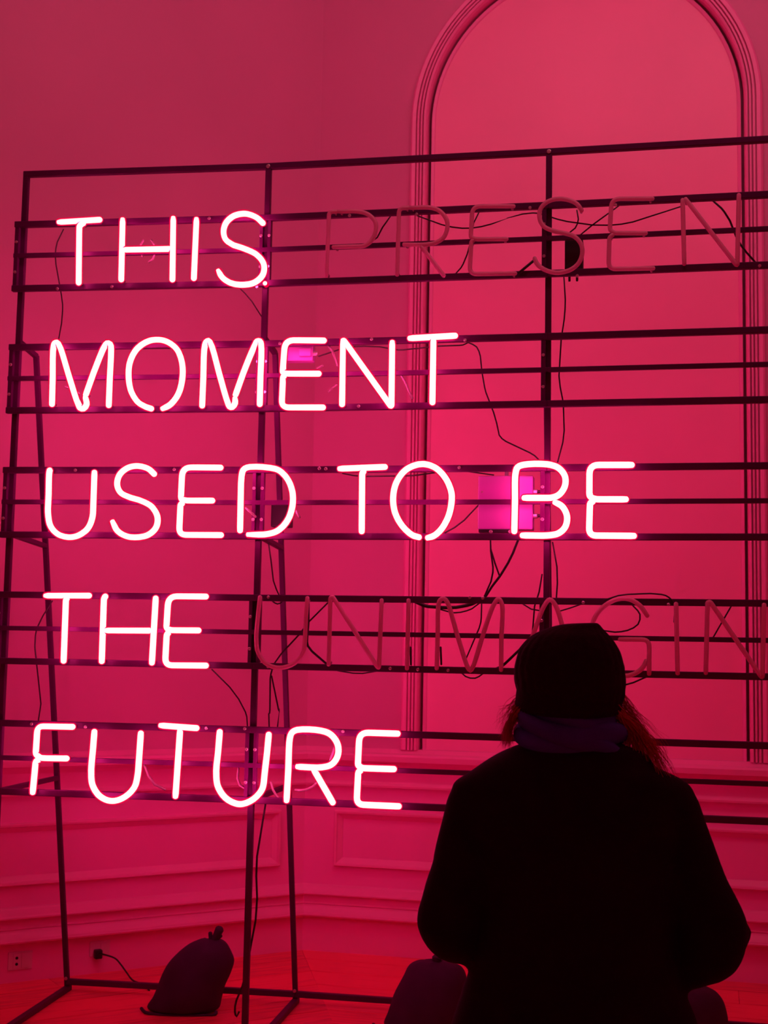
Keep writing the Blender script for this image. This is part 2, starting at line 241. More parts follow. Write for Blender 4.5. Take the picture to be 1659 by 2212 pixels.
["E","glowing pink-white neon letter E of the word BE, ending the third row",1,[0.8655,5.0548,2.0445],-11.9,[[[80.0,269.8],[-52.2,271.1],[-62.9,270.3],[-71.6,267.4],[-78.4,262.5],[-83.3,255.6],[-86.2,246.8],[-87.2,235.9],[-87.4,161.5],[-86.3,154.4],[-84.8,151.4],[-80.1,146.5],[-76.0,144.3],[-68.7,141.5],[-57.5,139.4],[58.0,138.7]],[[-66.7,135.2],[-76.4,130.3],[-81.4,126.6],[-83.2,124.3],[-85.3,118.8],[-87.7,29.5],[-87.2,20.8],[-85.0,13.8],[-81.3,8.3],[-76.0,4.3],[-69.1,1.9],[-60.6,1.1],[87.7,0.0]]]],
["T","glowing pink-white neon letter T that starts the fourth row word THE",1,[-1.2723,5.4345,1.524],-8.05,[[[-99.1,269.6],[99.1,272.1]],[[6.2,268.7],[-0.4,262.8],[-3.8,258.9],[-5.8,254.4],[-6.5,249.3],[-5.2,0.0]]]],
["H","glowing pink-white neon letter H in the fourth row word THE",1,[-1.0141,5.398,1.5238],-8.05,[[[-96.2,276.8],[-102.3,269.8],[-105.5,265.2],[-107.3,260.2],[-107.9,254.8],[-106.4,1.8]],[[107.9,273.5],[101.3,0.0]],[[-101.1,133.4],[104.6,136.0]]]],
["E","glowing pink-white neon letter E that ends the fourth row word THE",1,[-0.7723,5.3638,1.5238],-8.05,[[[79.1,274.7],[-46.3,274.3],[-58.0,273.2],[-67.7,270.1],[-75.2,264.9],[-80.8,257.8],[-84.2,248.5],[-85.6,237.2],[-88.0,155.8],[-87.0,149.8],[-83.8,145.3],[-81.4,143.6],[-74.2,141.0],[-67.4,139.5],[-60.5,138.8],[53.4,139.9]],[[-71.1,132.8],[-78.8,128.1],[-82.8,124.8],[-85.2,120.6],[-86.1,115.6],[-87.8,28.9],[-87.1,20.0],[-84.7,12.7],[-80.6,7.1],[-74.7,3.1],[-67.2,0.7],[-57.9,0.0],[88.0,1.7]]]],
["F","glowing pink-white neon letter F that starts the bottom word FUTURE",1,[-1.3013,5.4386,1.0006],-8.05,[[[82.0,270.9],[-46.5,270.1],[-54.8,269.3],[-61.7,267.1],[-67.0,263.5],[-70.9,258.5],[-73.4,252.1],[-74.3,244.3],[-76.0,169.4],[-75.0,161.9],[-73.5,158.6],[-68.6,153.0],[-64.4,150.2],[-56.8,146.6],[-52.9,145.4],[-44.7,144.0],[62.7,145.8]],[[-53.3,141.2],[-64.6,136.7],[-70.5,133.2],[-72.7,130.9],[-75.2,125.2],[-82.0,0.0]]]],
["U","glowing pink-white neon letter U right after F in the bottom word FUTURE",1,[-1.0467,5.4026,0.9861],-8.05,[[[-92.2,277.1],[-95.8,193.9],[-98.8,145.5],[-99.6,122.1],[-98.1,90.4],[-95.9,74.3],[-94.0,66.7],[-91.4,59.3],[-88.1,52.1],[-79.8,38.2],[-69.6,25.7],[-64.0,20.5],[-57.2,15.3],[-49.7,10.8],[-41.8,6.9],[-33.8,3.8],[-25.8,1.7],[-18.3,0.4],[-10.5,0.0],[-2.7,0.3],[5.0,1.3],[19.7,5.1],[34.0,11.5],[47.4,19.8],[59.2,29.2],[69.8,40.2],[78.7,52.3],[82.3,58.7],[85.1,65.2],[87.2,71.8],[90.0,85.9],[93.0,108.3],[94.2,122.7],[99.6,276.0]]]],
["T","glowing pink-white neon letter T in the bottom word FUTURE",1,[-0.7951,5.367,1.0048],-8.05,[[[-81.1,281.9],[81.1,274.5]],[[5.5,270.7],[-4.7,0.0]]]],
["U","glowing pink-white neon letter U between T and R in the bottom word FUTURE",1,[-0.537,5.3305,0.9911],-8.05,[[[-93.8,285.4],[-98.5,197.2],[-102.7,149.7],[-103.7,127.1],[-102.7,104.8],[-101.4,90.2],[-98.8,76.2],[-96.8,69.5],[-91.1,56.6],[-83.2,44.0],[-73.8,32.2],[-63.1,22.1],[-50.8,13.6],[-36.0,6.5],[-20.3,1.7],[-12.5,0.4],[-4.9,0.0],[2.3,0.5],[9.7,1.9],[24.3,6.7],[38.2,13.7],[50.9,22.2],[63.1,33.1],[73.8,45.7],[78.3,52.6],[82.1,59.7],[84.6,66.1],[86.5,72.9],[88.6,87.4],[90.6,118.2],[98.4,202.8],[103.7,279.8]]]],
["R","glowing pink-white neon letter R in the bottom word FUTURE",1,[-0.2583,5.2773,1.0044],-11.0,[[[-101.2,0.0],[-97.1,130.2],[-96.8,203.5],[-95.9,231.6],[-94.1,247.2],[-91.4,259.0],[-86.8,267.4],[-81.9,272.2],[-75.7,276.1],[-67.6,279.1],[-62.3,280.4],[-41.2,282.7],[-15.7,283.1],[9.2,282.0],[31.7,279.2],[47.3,275.9],[54.4,273.5],[61.1,270.6],[67.3,266.9],[73.4,262.4],[79.2,257.0],[84.5,251.0],[89.3,244.6],[93.3,238.0],[96.4,231.3],[98.7,224.5],[100.2,217.2],[101.1,209.7],[101.2,202.3],[100.6,195.0],[99.3,188.1],[96.8,180.4],[93.2,172.7],[88.7,165.5],[83.5,158.9],[77.6,153.4],[71.4,149.2],[64.6,146.0],[57.0,143.6],[39.4,139.8],[20.2,137.8],[-2.4,137.5],[-67.2,138.6]],[[0.8,135.4],[87.5,0.0]]]],
["E","glowing pink-white neon letter E that ends the bottom word FUTURE",1,[0.0009,5.227,1.0074],-11.0,[[[77.3,273.9],[-45.0,274.1],[-56.2,273.1],[-65.4,270.2],[-72.6,265.3],[-77.9,258.4],[-81.2,249.6],[-82.5,238.8],[-85.0,156.9],[-84.2,151.3],[-83.1,148.9],[-79.4,144.8],[-70.5,140.4],[-61.4,138.6],[65.1,139.3]],[[-65.9,134.8],[-75.0,129.4],[-79.7,125.5],[-81.4,123.3],[-83.4,117.9],[-86.4,28.5],[-85.9,19.9],[-83.7,12.9],[-79.8,7.4],[-74.3,3.5],[-67.1,1.2],[-58.2,0.4],[86.4,0.0]]]],
["P","dark unlit glass tube letter P beside the word THIS in the top row",0,[-0.1508,5.2564,3.0898],-11.0,[[[-99.9,0.0],[-95.4,251.7],[-94.9,256.7],[-93.4,260.8],[-91.1,263.9],[-87.8,266.1],[-83.7,267.2],[-78.6,267.5],[-60.8,266.7]],[[-60.8,267.3],[-0.4,265.8],[22.8,263.8],[38.6,260.5],[46.9,258.2],[54.5,255.4],[61.6,252.0],[68.4,247.9],[75.0,243.0],[81.3,237.3],[87.2,231.1],[92.1,224.4],[95.9,217.7],[98.6,209.2],[99.9,200.3],[99.9,191.1],[99.1,182.1],[97.6,174.2],[95.4,166.2],[92.4,158.2],[88.8,150.8],[84.5,144.1],[79.8,138.4],[74.4,133.1],[68.4,128.5],[61.9,124.6],[54.9,121.5],[48.0,119.7],[40.6,119.0],[32.7,118.9],[15.9,119.5],[-78.2,120.4]]]],
["R","dark unlit glass tube letter R in the top row, its leg over the wall moulding",0,[0.1328,5.2013,3.0727],-11.0,[[[-99.9,10.0],[-96.8,266.4],[-96.1,272.5],[-94.4,277.5],[-91.6,281.4],[-87.7,284.2],[-82.8,285.9],[-76.7,286.5],[-55.3,286.5]],[[-55.3,285.8],[-4.3,285.8],[19.5,284.7],[33.2,282.4],[42.2,280.0],[50.3,277.1],[57.8,273.7],[64.7,269.6],[71.2,264.7],[77.6,258.6],[83.6,251.6],[89.0,243.9],[93.5,236.0],[96.8,228.4],[99.0,220.5],[99.9,212.6],[99.9,204.6],[99.1,196.5],[95.8,180.7],[93.0,172.7],[89.5,165.3],[85.2,158.8],[79.8,153.3],[73.3,148.5],[66.2,144.4],[51.1,137.9],[43.6,135.8],[36.0,134.4],[19.6,133.0],[3.6,132.4],[-19.3,133.1],[-78.1,136.8]],[[-5.3,127.5],[90.5,0.0]]]],
["E","dark unlit glass tube letter E left of the S in the top row",0,[0.4107,5.1473,3.0751],-11.0,[[[83.0,271.1],[-50.9,277.3],[-61.0,276.8],[-69.5,274.4],[-76.1,270.0],[-81.1,263.6],[-84.2,255.3],[-85.6,245.0],[-89.5,162.3],[-88.7,156.1],[-85.7,151.3],[-83.3,149.4],[-76.4,146.3],[-69.9,144.5],[-63.3,143.4],[56.5,139.6]],[[-76.2,141.9],[-82.0,137.8],[-85.0,135.0],[-86.9,131.5],[-87.6,127.4],[-91.4,33.3],[-91.0,24.2],[-88.8,16.7],[-85.0,10.8],[-79.4,6.5],[-72.2,3.9],[-63.3,2.9],[91.4,0.0]]]],
["S","dark unlit glass tube letter S crossing the right post in the top row",0,[0.66,5.0981,3.0715],-11.9,[[[92.5,240.8],[80.6,260.5],[76.2,266.6],[71.1,272.1],[64.9,276.9],[58.0,281.2],[43.1,288.0],[27.2,293.0],[10.1,296.0],[1.5,296.5],[-6.9,296.3],[-15.1,295.3],[-23.3,293.7],[-31.4,291.4],[-39.0,288.5],[-45.9,284.8],[-53.2,279.7],[-59.9,273.6],[-65.6,266.6],[-69.9,259.1],[-72.7,250.6],[-74.3,241.1],[-74.5,231.4],[-73.6,222.2],[-71.5,213.6],[-68.2,205.0],[-63.8,196.9],[-58.4,189.8],[-52.6,184.6],[-45.7,180.1],[-38.2,176.2],[-22.5,169.3],[-7.7,164.7],[23.0,157.1],[47.4,149.4],[55.0,146.1],[61.9,141.9],[68.1,136.9],[74.1,131.0],[79.5,124.5],[84.1,117.7],[87.8,110.7],[90.3,103.8],[92.1,96.5],[93.1,88.9],[93.4,81.3],[93.0,73.9],[91.7,65.8],[89.5,57.5],[86.5,49.3],[82.7,41.5],[78.4,34.6],[73.2,28.4],[67.3,22.7],[60.8,17.6],[53.7,13.1],[46.3,9.3],[39.0,6.4],[22.9,2.1],[6.0,0.1],[-2.1,0.0],[-9.9,0.6],[-25.6,3.7],[-40.6,8.7],[-54.9,15.8],[-68.9,25.4],[-75.0,30.9],[-80.2,36.6],[-84.5,43.3],[-93.4,65.3]]]],
["E","dark unlit glass tube letter E right of the S in the top row",0,[0.9349,5.0402,3.0742],-11.9,[[[84.1,275.4],[-43.6,281.0],[-53.4,280.5],[-61.6,278.1],[-68.0,273.8],[-72.9,267.6],[-76.0,259.4],[-77.5,249.3],[-82.3,166.9],[-80.7,160.5],[-79.1,157.7],[-74.5,152.7],[-67.8,148.3],[-64.7,146.9],[-58.1,145.2],[58.6,139.6]],[[-68.3,140.9],[-76.6,135.0],[-80.9,131.0],[-83.5,125.9],[-84.5,119.8],[-86.6,33.2],[-86.1,24.2],[-83.9,16.8],[-80.1,11.0],[-74.7,6.9],[-67.7,4.3],[-59.1,3.3],[86.6,0.0]]]],
["N","dark unlit glass tube letter N at the right end of the top row",0,[1.2261,4.9788,3.074],-11.9,[[[-99.6,8.7],[-104.7,268.5]],[[-95.9,270.7],[91.0,3.3],[92.6,1.3],[95.0,0.0],[96.2,2.4],[96.4,4.9],[104.7,277.2]]]],
["U","dark unlit glass tube letter U beside the word THE in the fourth row",0,[-0.3946,5.3038,1.5227],-11.0,[[[-91.1,280.3],[-96.8,213.9],[-100.7,158.9],[-101.8,135.3],[-101.9,120.6],[-100.4,90.0],[-98.5,75.5],[-96.8,68.6],[-91.5,55.1],[-84.0,41.8],[-74.8,29.6],[-64.5,19.5],[-58.3,15.1],[-51.7,11.2],[-37.3,5.2],[-22.6,1.4],[-13.9,0.3],[-4.9,0.0],[4.1,0.5],[13.0,1.7],[28.9,5.7],[43.1,11.5],[56.3,19.3],[67.9,29.1],[78.2,41.1],[86.5,54.8],[89.7,62.1],[91.9,69.1],[93.4,76.4],[94.8,91.9],[96.5,131.5],[97.5,202.6],[101.9,279.2]]]],
["N","dark unlit glass tube letter N next to the U in the fourth row",0,[-0.1038,5.2473,1.5319],-11.0,[[[-103.0,3.3],[-101.6,263.3],[-100.5,267.2],[-98.5,268.9],[-94.0,270.0],[-91.6,269.2],[-89.6,267.2],[89.0,5.3],[91.4,2.1],[93.5,0.3],[95.1,0.0],[96.3,1.1],[97.0,3.7],[97.4,7.7],[103.0,264.0]]]],
["I","dark unlit glass tube letter I left of the M in the fourth row",0,[0.1006,5.2076,1.5265],-11.0,[[[-0.8,0.0],[0.8,270.6]]]],
["M","dark unlit glass tube letter M in the fourth row, over the wall moulding",0,[0.3366,5.1617,1.5268],-11.0,[[[-125.6,2.1],[-123.6,129.0],[-124.3,203.0],[-124.1,225.1],[-123.0,242.9],[-121.0,256.5],[-119.1,263.4],[-116.0,268.6],[-109.5,273.4],[-102.1,274.8],[-95.3,270.5],[-88.6,261.1],[-84.4,253.0],[-80.1,242.2],[-73.4,222.1],[-50.2,142.9],[-16.6,38.6],[-10.1,21.6],[-6.3,13.4],[-0.9,4.0],[4.1,0.0],[8.7,4.2],[15.2,17.5],[20.7,32.8],[29.2,60.5],[52.1,140.5],[71.5,201.7],[81.5,230.7],[88.9,248.3],[95.9,261.0],[100.4,268.2],[104.9,273.4],[109.1,275.3],[114.0,272.5],[118.7,265.6],[122.4,256.3],[123.5,252.1],[125.4,235.3],[125.3,206.3],[122.0,132.9],[121.8,1.3]]]],
["A","dark unlit glass tube letter A in the fourth row, just behind the knitted hat",0,[0.6315,5.1041,1.525],-11.9,[[[-109.0,0.0],[-53.4,156.3],[-33.3,214.8],[-25.9,234.1],[-18.6,249.9],[-11.1,262.4],[-6.1,269.5],[-1.1,274.7],[4.0,276.8],[10.7,274.3],[17.6,267.5],[26.6,254.0],[33.4,238.5],[42.1,211.8],[59.4,151.3],[109.0,1.3]],[[-65.7,81.5],[80.7,84.2]]]],
["G","dark unlit glass tube letter G in the fourth row, right of the knitted hat",0,[0.8902,5.0496,1.5198],-11.9,[[[104.9,221.8],[88.9,246.8],[80.3,258.4],[75.5,263.4],[63.3,273.1],[50.0,281.0],[43.0,284.0],[36.0,286.3],[22.1,288.6],[7.6,288.4],[-6.8,285.9],[-13.6,283.9],[-20.5,281.3],[-34.2,274.5],[-40.8,270.6],[-53.1,261.9],[-63.9,252.7],[-68.9,247.6],[-78.1,236.7],[-82.3,230.8],[-86.2,224.7],[-92.7,212.4],[-100.6,192.0],[-104.5,177.9],[-107.3,163.6],[-109.6,140.8],[-109.5,125.6],[-108.9,118.1],[-106.4,103.4],[-102.3,88.6],[-99.7,81.3],[-93.5,67.3],[-89.8,60.7],[-81.6,48.7],[-76.9,43.1],[-66.4,32.5],[-60.7,27.7],[-48.9,19.2],[-42.9,15.5],[-30.4,9.5],[-23.7,7.0],[-10.1,3.0],[3.3,0.7],[9.7,0.1],[17.1,0.0],[31.8,1.5],[38.9,3.1],[52.3,7.6],[59.6,11.2],[66.8,15.5],[73.5,20.4],[79.6,25.8],[85.0,31.4],[89.7,38.4],[100.0,61.4]],[[-2.1,135.8],[82.8,136.2],[91.1,135.5],[97.9,133.2],[103.1,129.4],[106.8,124.1],[109.0,117.2],[109.7,108.8],[109.0,5.6]]]],
["I","dark unlit glass tube letter I right of the G in the fourth row",0,[1.096,5.0063,1.5296],-11.9,[[[2.4,0.0],[-2.4,265.0]]]],
["N","dark unlit glass tube letter N at the right end of the fourth row",0,[1.3005,4.9632,1.5274],-11.9,[[[-105.1,5.7],[-97.2,265.0],[-96.6,267.8],[-95.0,269.7],[-90.5,271.1],[-87.9,270.7],[-84.7,267.9],[89.3,4.9],[93.4,0.3],[94.9,0.0],[96.0,1.1],[97.0,7.4],[105.1,267.4]]]]]
CABLES = [
["thin cable looping down left of the word THIS to the M below",0.0028,[[-1.382,5.55,3.352],[-1.407,5.553,3.296],[-1.412,5.554,3.269],[-1.414,5.555,3.24],[-1.409,5.554,3.2],[-1.379,5.55,3.065],[-1.372,5.549,3.024],[-1.371,5.548,2.998],[-1.373,5.549,2.945],[-1.383,5.55,2.874]]],
["thin cable slanting from the foot of the S of THIS to the post",0.0028,[[-0.636,5.445,3.101],[-0.59,5.438,3.056],[-0.562,5.434,3.023],[-0.502,5.426,2.931]]],
["thin cable dropping from the T of MOMENT to the box behind B",0.003,[[0.322,5.265,2.828],[0.341,5.262,2.82],[0.357,5.259,2.809],[0.366,5.257,2.792],[0.372,5.256,2.771],[0.379,5.254,2.707],[0.39,5.252,2.645],[0.395,5.251,2.625],[0.427,5.245,2.541],[0.439,5.243,2.499],[0.449,5.241,2.452],[0.46,5.239,2.438],[0.476,5.235,2.426],[0.567,5.218,2.381],[0.586,5.214,2.369],[0.611,5.209,2.344]]],
["long thin cable hanging right of the right post, upper rows",0.003,[[0.695,5.192,3.087],[0.701,5.191,2.989],[0.7,5.191,2.95],[0.697,5.191,2.911],[0.686,5.194,2.832],[0.678,5.195,2.684],[0.683,5.194,2.639],[0.695,5.192,2.577],[0.699,5.191,2.467],[0.694,5.192,2.42],[0.673,5.197,2.336]]],
["thin cable slanting behind the bowl of the unlit P",0.0032,[[0.004,5.327,3.361],[-0.027,5.333,3.316],[-0.048,5.337,3.274],[-0.089,5.345,3.247]]],
["sagging cable strung behind the unlit R, E and S of the top row",0.003,[[0.106,5.307,3.361],[0.211,5.287,3.317],[0.252,5.279,3.305],[0.294,5.271,3.298],[0.332,5.263,3.297],[0.369,5.256,3.301],[0.409,5.248,3.31],[0.505,5.23,3.341],[0.473,5.236,3.332],[0.532,5.224,3.346],[0.572,5.217,3.349],[0.591,5.213,3.347],[0.614,5.209,3.34],[0.671,5.197,3.318],[0.708,5.189,3.307],[0.805,5.169,3.288],[0.871,5.155,3.284],[0.915,5.145,3.286],[0.958,5.137,3.293],[1.153,5.095,3.35]]],
["thin cable curving down between the unlit R and E, top row",0.003,[[0.363,5.257,3.367],[0.339,5.262,3.316],[0.332,5.263,3.252],[0.315,5.267,3.188],[0.3,5.27,3.15],[0.291,5.271,3.134],[0.266,5.276,3.106]]],
["thin cable hooked under the top end of the unlit S",0.003,[[0.744,5.182,3.353],[0.75,5.18,3.315],[0.746,5.181,3.296],[0.738,5.183,3.279],[0.705,5.19,3.253]]],
["thin cable slanting between the unlit S and second E, top row",0.003,[[0.91,5.147,3.365],[0.805,5.169,3.289],[0.754,5.18,3.247]]],
["black cable curving down through the last N, top row",0.0042,[[1.258,5.073,3.363],[1.289,5.067,3.332],[1.3,5.064,3.316],[1.32,5.06,3.28],[1.342,5.056,3.218],[1.359,5.052,3.182],[1.38,5.048,3.151],[1.422,5.039,3.098]]],
["short black rubber sleeve at the foot of the unlit S",0.006,[[0.574,5.151,3.137],[0.512,5.163,3.085]]],
["short black rubber sleeve at the foot of the unlit I, fourth row",0.0045,[[0.112,5.236,1.614],[0.115,5.235,1.544]]],
["short black rubber sleeve at the left foot of the unlit M",0.0045,[[0.228,5.213,1.616],[0.232,5.213,1.547]]],
["thin cable hanging between the middle post and its rear leg",0.003,[[-0.465,5.418,2.022],[-0.453,5.416,1.952],[-0.441,5.414,1.87],[-0.427,5.411,1.833],[-0.403,5.406,1.786],[-0.411,5.408,1.779],[-0.422,5.41,1.776],[-0.432,5.412,1.78],[-0.442,5.414,1.787],[-0.458,5.417,1.804]]],
["black cable from the pink box down to the fourth row bar",0.0036,[[0.419,5.247,2.045],[0.421,5.246,1.993],[0.43,5.244,1.93],[0.43,5.244,1.911],[0.423,5.246,1.874],[0.398,5.251,1.815]]],
["forked black cable right of the one under the pink box",0.0036,[[0.421,5.246,2.0],[0.438,5.243,1.944],[0.457,5.239,1.892]]],
["thick black cable slanting from letter B to the fourth row bar",0.005,[[0.529,5.225,2.046],[0.506,5.23,1.985],[0.488,5.233,1.947],[0.457,5.239,1.895],[0.426,5.245,1.853],[0.399,5.25,1.808]]],
["thin cable hanging right of the right post, under letter B",0.0032,[[0.657,5.2,2.029],[0.674,5.196,1.932],[0.676,5.196,1.869],[0.672,5.197,1.804]]],
["thin cable hanging behind the unlit A beside the right post",0.0032,[[0.618,5.208,1.904],[0.607,5.21,1.834],[0.59,5.213,1.779],[0.583,5.215,1.675]]],
["thin cable slanting behind the unlit U to its right side",0.0034,[[-0.216,5.37,1.785],[-0.293,5.385,1.706],[-0.327,5.392,1.659],[-0.401,5.406,1.577],[-0.432,5.412,1.532]]],
["black cable running from the side of the unlit U to the N foot",0.005,[[-0.296,5.385,1.803],[-0.294,5.385,1.703],[-0.298,5.386,1.643],[-0.298,5.386,1.625],[-0.294,5.385,1.61],[-0.277,5.382,1.589],[-0.217,5.37,1.54]]],
["thin cable hanging below the unlit U down to row five",0.0034,[[-0.432,5.412,1.532],[-0.441,5.414,1.495],[-0.443,5.414,1.478],[-0.441,5.414,1.354],[-0.442,5.414,1.341],[-0.445,5.414,1.338],[-0.442,5.414,1.284]]],
["thin cable bowing right below the unlit U",0.0034,[[-0.438,5.413,1.489],[-0.406,5.407,1.355],[-0.402,5.406,1.347],[-0.402,5.406,1.358],[-0.408,5.407,1.288]]],
["thin cable curving from the E of THE down to the middle post",0.003,[[-0.683,5.451,1.51],[-0.607,5.44,1.44],[-0.569,5.435,1.393],[-0.54,5.431,1.342],[-0.534,5.43,1.323],[-0.53,5.43,1.281]]],
["thin cable sagging under the bar between unlit N and I",0.003,[[-0.223,5.371,1.527],[-0.167,5.36,1.514],[-0.11,5.349,1.506],[-0.073,5.342,1.506],[-0.006,5.329,1.518]]],
["short cable loop hanging under the foot of the unlit M",0.003,[[0.299,5.27,1.529],[0.329,5.264,1.503],[0.347,5.261,1.497],[0.366,5.257,1.497],[0.381,5.254,1.504],[0.413,5.248,1.529]]],
["thick bundled black cable sagging below the bar behind the M",0.007,[[0.113,5.306,1.798],[0.162,5.296,1.777],[0.18,5.293,1.773],[0.253,5.279,1.769],[0.29,5.272,1.771],[0.331,5.264,1.779],[0.35,5.26,1.785],[0.398,5.251,1.807]]],
["thin cable sagging lowest behind the top of the unlit M",0.003,[[0.211,5.287,1.767],[0.266,5.276,1.752],[0.284,5.273,1.75],[0.307,5.268,1.752],[0.33,5.264,1.758],[0.35,5.26,1.766],[0.392,5.252,1.798]]],
["thin cable dropping through the unlit M to the bottom bar",0.003,[[0.388,5.253,1.792],[0.387,5.253,1.731],[0.385,5.253,1.713],[0.379,5.254,1.691],[0.328,5.264,1.566]]],
["long cable arching over the unlit G to the I beside it",0.0032,[[0.841,5.101,1.803],[0.894,5.09,1.821],[0.928,5.083,1.826],[1.01,5.065,1.83],[1.049,5.057,1.827],[1.065,5.054,1.823],[1.078,5.051,1.815],[1.087,5.049,1.806],[1.093,5.048,1.796],[1.097,5.047,1.783],[1.098,5.047,1.765],[1.095,5.047,1.723]]],
["thin cable looping inside the top curve of the unlit G",0.0032,[[0.95,5.138,1.793],[0.975,5.133,1.767],[0.983,5.131,1.753],[0.983,5.131,1.733],[0.976,5.133,1.715],[0.959,5.136,1.701],[0.937,5.141,1.691],[0.914,5.146,1.686],[0.891,5.151,1.684],[0.841,5.161,1.69]]],
["thin cable rising from behind the hat to the bar under G",0.0034,[[0.878,5.153,1.472],[0.917,5.145,1.481],[0.959,5.136,1.494],[1.012,5.125,1.519]]],
["short cable leading right from the top of the unlit A",0.003,[[0.678,5.196,1.759],[0.725,5.186,1.774],[0.771,5.176,1.791]]],
["short sagging cable left of the unlit A, under the bar",0.003,[[0.543,5.222,1.789],[0.577,5.216,1.768],[0.624,5.207,1.76]]],
["thin cable crossing the diagonal of the last N, fourth row",0.0032,[[1.315,5.061,1.791],[1.244,5.076,1.662]]],
["black cable slanting left from the hat to the bar below",0.0055,[[0.551,5.221,1.627],[0.479,5.235,1.555],[0.463,5.238,1.543],[0.423,5.246,1.525]]],
["thin cable hanging on the far left between rows four and five",0.003,[[-1.36,5.547,1.777],[-1.397,5.552,1.715],[-1.416,5.555,1.675],[-1.423,5.556,1.654],[-1.426,5.556,1.632],[-1.426,5.556,1.586],[-1.423,5.556,1.562],[-1.39,5.551,1.355],[-1.399,5.552,1.273]]],
["long black cable falling beside the middle post to the floor",0.0042,[[-0.448,5.415,0.988],[-0.477,5.421,0.779],[-0.478,5.421,0.703],[-0.472,5.42,0.617],[-0.476,5.421,0.53],[-0.511,5.427,0.321],[-0.521,5.428,0.279],[-0.543,5.431,0.224],[-0.548,5.432,0.201],[-0.548,5.432,0.18],[-0.545,5.432,0.168],[-0.54,5.431,0.162],[-0.531,5.43,0.181]]],
["thin cable running left from the pink box toward the O of TO",0.0032,[[0.376,5.255,2.179],[0.316,5.267,2.114],[0.28,5.274,2.086],[0.231,5.283,2.058]]],
["thin cable sagging under the bar from T of TO to the pink box",0.003,[[-0.171,5.361,2.304],[-0.126,5.352,2.295],[-0.084,5.344,2.291],[0.077,5.313,2.292],[0.117,5.305,2.293],[0.237,5.282,2.309],[0.295,5.271,2.313],[0.43,5.244,2.293]]],
["thin cable running from small box behind E to the T of MOMENT",0.003,[[-0.279,5.382,2.786],[-0.181,5.363,2.816],[-0.125,5.352,2.823],[-0.087,5.345,2.823],[-0.029,5.334,2.819],[0.045,5.319,2.804],[0.064,5.315,2.804],[0.21,5.287,2.816],[0.289,5.272,2.817],[0.303,5.269,2.818],[0.321,5.266,2.826]]]]
LEADS = [
["short milky glass lead left of centre behind the H of THIS",[[-1.024,5.46,3.284],[-1.035,5.461,3.262],[-1.035,5.461,3.234],[-1.026,5.46,3.21]]],
["short milky glass lead right of centre behind the H of THIS",[[-0.993,5.456,3.283],[-0.975,5.453,3.258],[-0.972,5.453,3.227],[-0.982,5.454,3.199],[-0.999,5.456,3.188]]],
["curved glass lead between E and N of MOMENT",[[-0.241,5.343,2.825],[-0.222,5.34,2.802],[-0.211,5.337,2.773],[-0.2,5.335,2.736]]],
["short slanting glass lead at the foot gap between E and N of MOMENT",[[-0.199,5.335,2.661],[-0.217,5.339,2.649],[-0.233,5.342,2.631]]],
["small glass lead above the middle arm of the E of MOMENT",[[-0.282,5.351,2.729],[-0.27,5.349,2.735],[-0.258,5.346,2.74]]],
["long curved glass lead right of the N of MOMENT",[[0.041,5.288,2.712],[0.057,5.285,2.697],[0.074,5.282,2.668],[0.091,5.279,2.627],[0.105,5.276,2.598]]],
["glass lead inside the lower left of the D of USED",[[-0.557,5.364,2.158],[-0.541,5.361,2.145],[-0.527,5.359,2.133],[-0.513,5.357,2.12]]],
["glass lead just outside the curve of the D of USED",[[-0.353,5.326,2.149],[-0.345,5.325,2.134],[-0.335,5.323,2.118]]],
["curved glass lead between U and R of FUTURE",[[-0.427,5.379,1.074],[-0.418,5.378,1.044],[-0.403,5.375,1.02],[-0.383,5.371,1.002]]],
["long curved glass lead crossing behind the leg of the R of FUTURE",[[-0.33,5.361,1.047],[-0.309,5.356,1.045],[-0.284,5.352,1.049],[-0.259,5.347,1.062],[-0.244,5.344,1.078]]],
["straight glass lead inside the bowl of the R of FUTURE",[[-0.173,5.33,1.232],[-0.181,5.332,1.201],[-0.19,5.333,1.174],[-0.197,5.335,1.148]]],
["short curved glass lead behind the first M of MOMENT",[[-1.274,5.503,2.637],[-1.292,5.506,2.647],[-1.319,5.51,2.661],[-1.339,5.513,2.667]]],
["hooked glass lead inside the middle U of FUTURE",[[-0.559,5.402,1.124],[-0.561,5.403,1.081],[-0.551,5.401,1.057],[-0.522,5.397,1.04]]],
["slanting glass lead left of the T of FUTURE",[[-0.944,5.457,1.131],[-0.923,5.454,1.082],[-0.896,5.45,1.049],[-0.851,5.444,1.029]]]]
